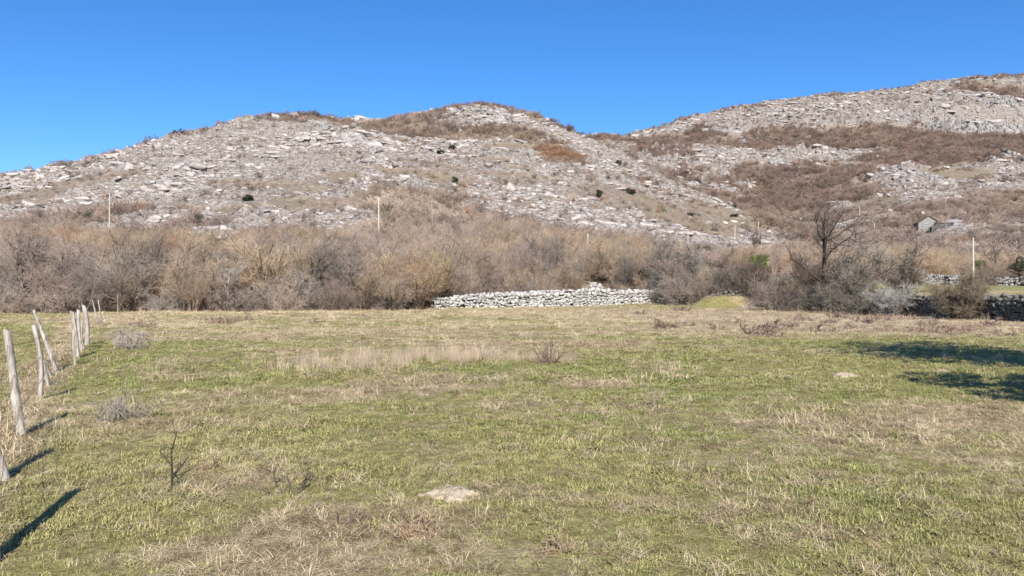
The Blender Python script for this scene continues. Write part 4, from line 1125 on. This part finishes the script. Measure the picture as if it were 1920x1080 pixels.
# small bushes in the meadow
x, y = on_field(216, 790)
lone_bush(x, y, 830, (.36, .32, .27), "grey leafless thistle bush in the grass beside the fence shadows", H=.58, stems=14, spread=.7, k=(5, 4, 2), tw=.003, lens=(.36, .2, .1), wander=.12, up=.03, r0=.006, start=.25, basew=.22)
x, y = on_field(236, 656)
lone_bush(x, y, 831, (.47, .40, .34), "straw-coloured low bush near the middle fence posts", H=.85, stems=16, spread=.8, k=(5, 5, 2), tw=.005, lens=(.36, .2, .1), wander=.12, up=.03, r0=.008, start=.2, basew=.45)
x, y = on_field(318, 932)
lone_bush(x, y, 832, (.10, .085, .07), "thin dark forked twig standing alone in the grass", cat="twig", name="dry_twig", H=.58, stems=2, spread=.25, k=(2, 1, 0), tw=.004, lens=(.4, .2, .1), wander=.08, up=.05, r0=.010, start=.4, basew=.01)
x, y = on_field(535, 940)
lone_bush(x, y, 833, (.16, .14, .11), "small dark seedling with several thin shoots", cat="twig", name="dry_twig", H=.40, stems=6, spread=.5, k=(2, 1, 0), tw=.003, lens=(.4, .2, .1), wander=.08, up=.05, r0=.004, start=.4, basew=.06)
x, y = on_field(1034, 682)
lone_bush(x, y, 834, (.27, .20, .155), "dark brown dead dock clump at the end of the tall dry grass", cat="dead weed", name="dead_weed", H=.78, stems=11, spread=.42, k=(4, 3, 2), tw=.005, lens=(.25, .12, .06), wander=.1, up=.0, r0=.013, start=.2, basew=.16)
for i, (px, py, c, h, lab) in enumerate(((1320, 922, (.23, .16, .13), .2, "reddish matted dead weed in the near grass at right"), (655, 1000, (.17, .115, .10), .17, "dark reddish twiggy weed in the pale straw patch"),
        (380, 905, (.33, .25, .20), .2, "brown collapsed weed behind the forked twig"), (430, 775, (.11, .085, .07), .14, "small dark weed clump in the green grass at left"),
        (1725, 838, (.48, .40, .31), .25, "pale slanting tuft of dead stalks in the right grass"), (770, 1020, (.30, .22, .17), .2, "brown curled weed right of the pale straw patch"),
        (1030, 1052, (.30, .23, .18), .16, "small brown weed at the bottom edge of the grass"), (1265, 965, (.34, .29, .25), .12, "flat greyish dead weed left of the reddish one"))):
    x, y = on_field(px, py)
    c = tuple(np.array(c) * np.array([1.35, 1.3, 1.12]))
    lone_bush(x, y, 840 + i, c, lab, cat="dead weed", name="dead_weed", H=h * (1.35, 1.5, 1.7, 1.5, 1.7, 1.4, 1.7, 1.3)[i], stems=20 + 2 * (i % 3), spread=(1.2, .8, 1.3, 1.0)[i % 4], k=(4, 3, 1), tw=.0030, lens=(.45, .3, .16), wander=(.35, .22)[i % 2], up=-.02, r0=.004, start=.1, basew=(.09, .06, .15)[i % 3])
x, y = on_field(1229, 765)
lone_bush(x, y, 836, (.66, .54, .40), "upright pale tuft of dry stalks alone in the green grass", cat="dry tuft", name="dry_tuft", H=.5, stems=24, spread=.34, k=(2, 1, 0), tw=.0022, lens=(.2, .1, .05), wander=.06, up=.0, r0=.003, start=.5, basew=.07)
x, y = on_field(482, 782)
lone_bush(x, y, 837, (.62, .52, .38), "few thin leaning straw stalks beside the small dark weed clump", cat="dry tuft", name="dry_tuft", H=.5, stems=5, spread=.6, k=(1, 1, 0), tw=.002, lens=(.2, .1, .05), wander=.05, up=.0, r0=.003, start=.5, basew=.05)
x, y = on_field(690, 725)
lone_bush(x, y, 838, (.58, .46, .35), "clump of curved dry stems at the front of the tall dry grass", cat="dry tuft", name="dry_tuft", H=.5, stems=26, spread=.6, k=(2, 1, 0), tw=.003, lens=(.25, .1, .05), wander=.1, up=-.02, r0=.004, start=.4, basew=.3)
# brown dock clumps in the dry band
DK_ = []
for v_ in range(3):
    st, tg = shrub(860 + v_, H=.45, stems=12, spread=.7, k=(4, 4, 1), tw=.006, lens=(.35, .2, .1), wander=.2, up=0, r0=.008, start=.15, basew=.18)
    V, Q = tubes(st + tg, 3); me = mesh_np("dead_weed", V, Q); me.materials.append(mat_twig); DK_.append(me)
r_ = np.random.default_rng(5)
for i, (px, py) in enumerate(((1510, 603), (1553, 607), (1590, 600), (1622, 607), (1648, 603), (1738, 612), (1480, 612), (1424, 628), (1455, 613), (1250, 616), (1290, 612), (1345, 618), (1602, 618), (1698, 600), (1385, 606), (1198, 590), (1278, 585),
                              (1800, 622), (1850, 614), (1760, 626), (1535, 622), (1660, 622), (1880, 632), (1450, 632), (455, 602), (420, 607), (590, 605), (268, 615), (1572, 595), (1715, 622))):
    x, y = on_field(px, py); o = obj("dead_weed", DK_[i % 3], None, None, (x, y, ground(x, y)), r_.uniform(0, 6))
    s_ = r_.uniform(.9, 1.7); o.scale = (s_ * 1.3, s_ * 1.3, s_); o.color = (*(np.array([.24, .165, .135]) * r_.uniform(.75, 1.4)), 1)
    left = px < 700
    tag(o, "small dark dead weed standing in the dry grass " + ("before the left thicket" if left else "of the pale right band"), "dead weed", "small dark weeds " + ("before the left thicket" if left else "in the pale right band"))

# leafy evergreens
def leaf_crown(name, seed, rx, ry, rz, n, size, cz, mat_, clumps=26, shell=.55):
    r = np.random.default_rng(seed)
    cl = r.normal(size=(clumps, 3)); cl /= np.linalg.norm(cl, axis=1, keepdims=True); cl *= r.uniform(.3, .85, (clumps, 1)); cr = r.uniform(.22, .42, clumps)
    k_ = r.integers(0, clumps, n); d = r.normal(size=(n, 3)); d /= np.linalg.norm(d, axis=1, keepdims=True)
    P = (cl[k_] + d * cr[k_][:, None] * r.uniform(shell, 1, n)[:, None] ** .5) * np.array([rx, ry, rz]) + np.array([0, 0, cz])
    u = r.normal(size=(n, 3)); u /= np.linalg.norm(u, axis=1, keepdims=True); v = np.cross(u, r.normal(size=(n, 3))); v /= np.linalg.norm(v, axis=1, keepdims=True)
    s_ = size * r.uniform(.6, 1.4, n)[:, None]
    V = np.stack([P - u * s_, P + v * s_ * .5, P + u * s_, P - v * s_ * .5], 1).reshape(-1, 3)
    me_ = mesh_np(name, V, np.arange(n * 4).reshape(-1, 4)); me_.materials.append(mat_)
    return me_
mat_leaf = tinted("evergreen_leaves", (1, 1, 1), .45, 1.5, .15, instanced=False)
def evergreen(x, y, seed, rx, rz, cz, n, size, tint, label, cat, name="evergreen_bush", trunk=.12, z=None, clumps=26):
    root = empty(name, (x, y, (float(surface(x, y)) if z is None else z) - .05))
    r = np.random.default_rng(seed); segs = []
    pts, _ = limb(r, segs, np.array([0, 0, -.2]), np.array([0, 0, 1.0]), cz + .2, trunk, trunk * .6, 5, .08, .05)
    for i in range(6): limb(r, segs, pts[r.integers(2, 6)], side_dir(r, np.array([0, 0, 1.0]), r.uniform(.4, 1.1)), rx * .8, trunk * .5, trunk * .15, 4, .2, .1)
    V, Q = tubes(segs, 6); a = mesh_np("trunk", V, Q); a.materials.append(mat_stem); a = obj("trunk", a, None, root); a.color = (.13, .11, .09, 1)
    c = obj("crown", leaf_crown("crown", seed, rx, rx, rz, n, size, cz, mat_leaf, clumps), None, root); c.color = (*tint, 1)
    return tag(root, label, cat)
gx_, gd_ = (1424 - CX) / F * 120, 120.0
evergreen(gx_, gd_, 901, 1.5, 1.25, CAMZ + (HOR - 488) / F * gd_ - float(surface(gx_, gd_)), 5200, .09, (.17, .22, .05), "round bright green ivy-covered bush among the bare scrub", "bush", "ivy_bush", .1)
evergreen(78.5, 133, 902, 2.4, 1.8, 2.2, 5000, .11, (.10, .115, .055), "dull green bush above the tumbled wall right of the pole", "bush")
evergreen(85.5, 131, 903, 2.6, 2.2, 2.4, 5000, .11, (.055, .065, .04), "darkest green bush above the tumbled wall", "bush")
for i, (px, py, w_, h_, lab) in enumerate(((1122, 368, 2.0, 2.3, "pointed dark green juniper alone on the tan grass slope"), (1183, 360, 3.0, 1.6, "wide low dark juniper right of the pointed one"), (1207, 353, 3.4, 1.0, "flattest dark juniper, highest of the three on the tan slope"),
        (826, 298, 2.4, 2.2, "round dark bush on the rocks under the crest scrub"), (853, 345, 1.9, 2.4, "small dark pointed bush in the middle of the pale rocks"), (465, 378, 1.7, 1.5, "single green bush on the pale rocks above the left thicket"),
        (341, 247, 3.0, 2.6, "dark rounded tree on the left skyline"), (328, 244, 2.2, 3.0, "smaller dark tree on the left skyline beside the rounded one"), (848, 284, 2.2, 2.6, "dark bush just above the round one under the crest scrub"),
        (1160, 310, 2.2, 2.6, "dark bush on the right shoulder of the near hill"), (1296, 402, 2.2, 1.2, "tiny dark bush low on the right spur"), (1378, 404, 2.4, 1.1, "tiny dark bush near the end of the right spur"))):
    x, y = sight(px, py + 4)
    evergreen(x, y, 910 + i, w_ * .8, h_ * .62, h_ * .7, 900, .2, (.05, .062, .033) if i < 6 else (.085, .075, .055), lab, "bush", "juniper_bush", .1, z=float(sheet(x, y, Z)), clumps=14)
# two trees beside the field, whose shade lies on the grass
evergreen(13.3, 13.4, 930, 3.2, 3.5, 5.7, 8500, .115, (.07, .085, .04), "larger leafy tree whose long shadow crosses the grass at right", "tree", "evergreen_tree", .22, clumps=34)
evergreen(9.9, 9.0, 931, 2.5, 1.5, 3.4, 4600, .105, (.07, .085, .04), "smaller leafy tree whose shadow lies nearer on the right grass", "tree", "evergreen_tree", .16)

# ------------------------------------------------------------------ tall dry grass and bare earth
TG = [tuft(720 + i, 26, .16, (.22, .5), .0026, (.03, .35), .22) for i in range(4)]
for g_ in TG: g_.materials.append(mat_grass)
def dry_stand():
    r = np.random.default_rng(81); n = 14000
    x = r.uniform(-30, 30, n); y = r.uniform(10, 92, n)
    def ell(cx, cy, rx, ry): return np.clip(1.2 - ((x - cx) / rx) ** 2 - ((y - cy) / ry) ** 2, 0, 1)
    p = 1.0 * ell(-3.6, 18.2, 1.3, 2.2) + .95 * ell(-1.3, 20.3, 2.4, 1.6) + .6 * ell(.9, 19.4, .7, .8) + .5 * ell(-2.6, 20.5, 2.0, 1.5)
    p = p * np.clip(.35 + 1.6 * fbm(x, y, .7, 2, 180), 0, 1) * 3.0
    p += .22 * np.exp(-((y - edge_y(x) + 1.4) / 1.5) ** 2) * 2.2 + .16 * np.exp(-((x - FENCE(y) + .2) / .3) ** 2)
    p += .05 * sstep(33, 40, y) * sstep(4, 14, x) * (1 - sstep(56, 66, y)) * np.clip(.4 + fbm(x, y, 3, 2, 181), 0, 1) * 2
    extra = r.random(n) < p
    x, y = x[extra], y[extra]
    # densify the stand itself
    x2 = np.r_[r.normal(-3.7, .8, 130), r.normal(-1.4, 1.3, 190), r.normal(.9, .4, 40)]; y2 = np.r_[r.normal(18.0, 1.0, 130), r.normal(20.2, .7, 190), r.normal(19.3, .4, 40)]
    x = np.r_[x, x2]; y = np.r_[y, y2]; n = len(x)
    s_ = r.uniform(.35, 1.25, n) * np.where(y > 30, 1.25, .85)
    tint = np.array([.66, .52, .38]) * r.uniform(.6, 1.2, n)[:, None]
    print("dry stand", n)
    tag(scatter("dry_tall_grass", TG, np.c_[x, y, base_h(x, y) + field_bump(x, y)], np.c_[r.normal(0, .12, n), r.normal(0, .12, n), r.uniform(0, 6.28, n)], np.c_[s_, s_, s_], r.integers(0, 4, n), tint),
        "pinkish tall dry grass standing in the mid field and along its edges", "dry grass")
dry_stand()
m_earth, t_, b_ = new_mat("pale_earth", 1.0)
n1 = noise(t_, 14, 5, .7, objco(t_)); t_.links.new(ramp(t_, n1, [(.3, (.30, .24, .17)), (.65, (.50, .42, .31))]), b_.inputs["Base Color"]); bump(t_, b_, n1, .6, .03)
def earth(px, py, rx, ry, h, seed, label):
    x, y = on_field(px, py); r = np.random.default_rng(seed); n, k2 = 40, 10; V = []; Q = []
    for j_ in range(k2 + 1):
        q = 1 - j_ / k2
        for i in range(n):
            a = i / n * 6.2832; w_ = 1 + .40 * vnoise(np.array([math.cos(a) * 2.2 + seed]), np.array([math.sin(a) * 2.2]), seed)[0] + .22 * vnoise(np.array([math.cos(a) * 6 + seed]), np.array([math.sin(a) * 6]), seed)[0]
            dx, dy = math.cos(a) * rx * q * w_, math.sin(a) * ry * q * w_
            V.append((dx, dy, ground(x + dx, y + dy) - ground(x, y) + h * (1 - q * q) + (.009 * r.normal() if 0 < j_ else -.02)))
        if j_: Q += [((j_ - 1) * n + i, (j_ - 1) * n + (i + 1) % n, j_ * n + (i + 1) % n, j_ * n + i) for i in range(n)]
    me = mesh_np("bare_earth", V, Q, smooth=True); me.materials.append(m_earth)
    tag(obj("earth_mound", me, None, None, (x, y, ground(x, y))), label, "earth mound")
earth(848, 948, .21, .20, .045, 3, "pale sandy molehill in the near grass")
earth(1584, 707, .24, .30, .08, 4, "pale earth mound beside the tip of the nearer tree shadow")
earth(1765, 698, .14, .2, .05, 6, "small pale earth spot between the two tree shadows")
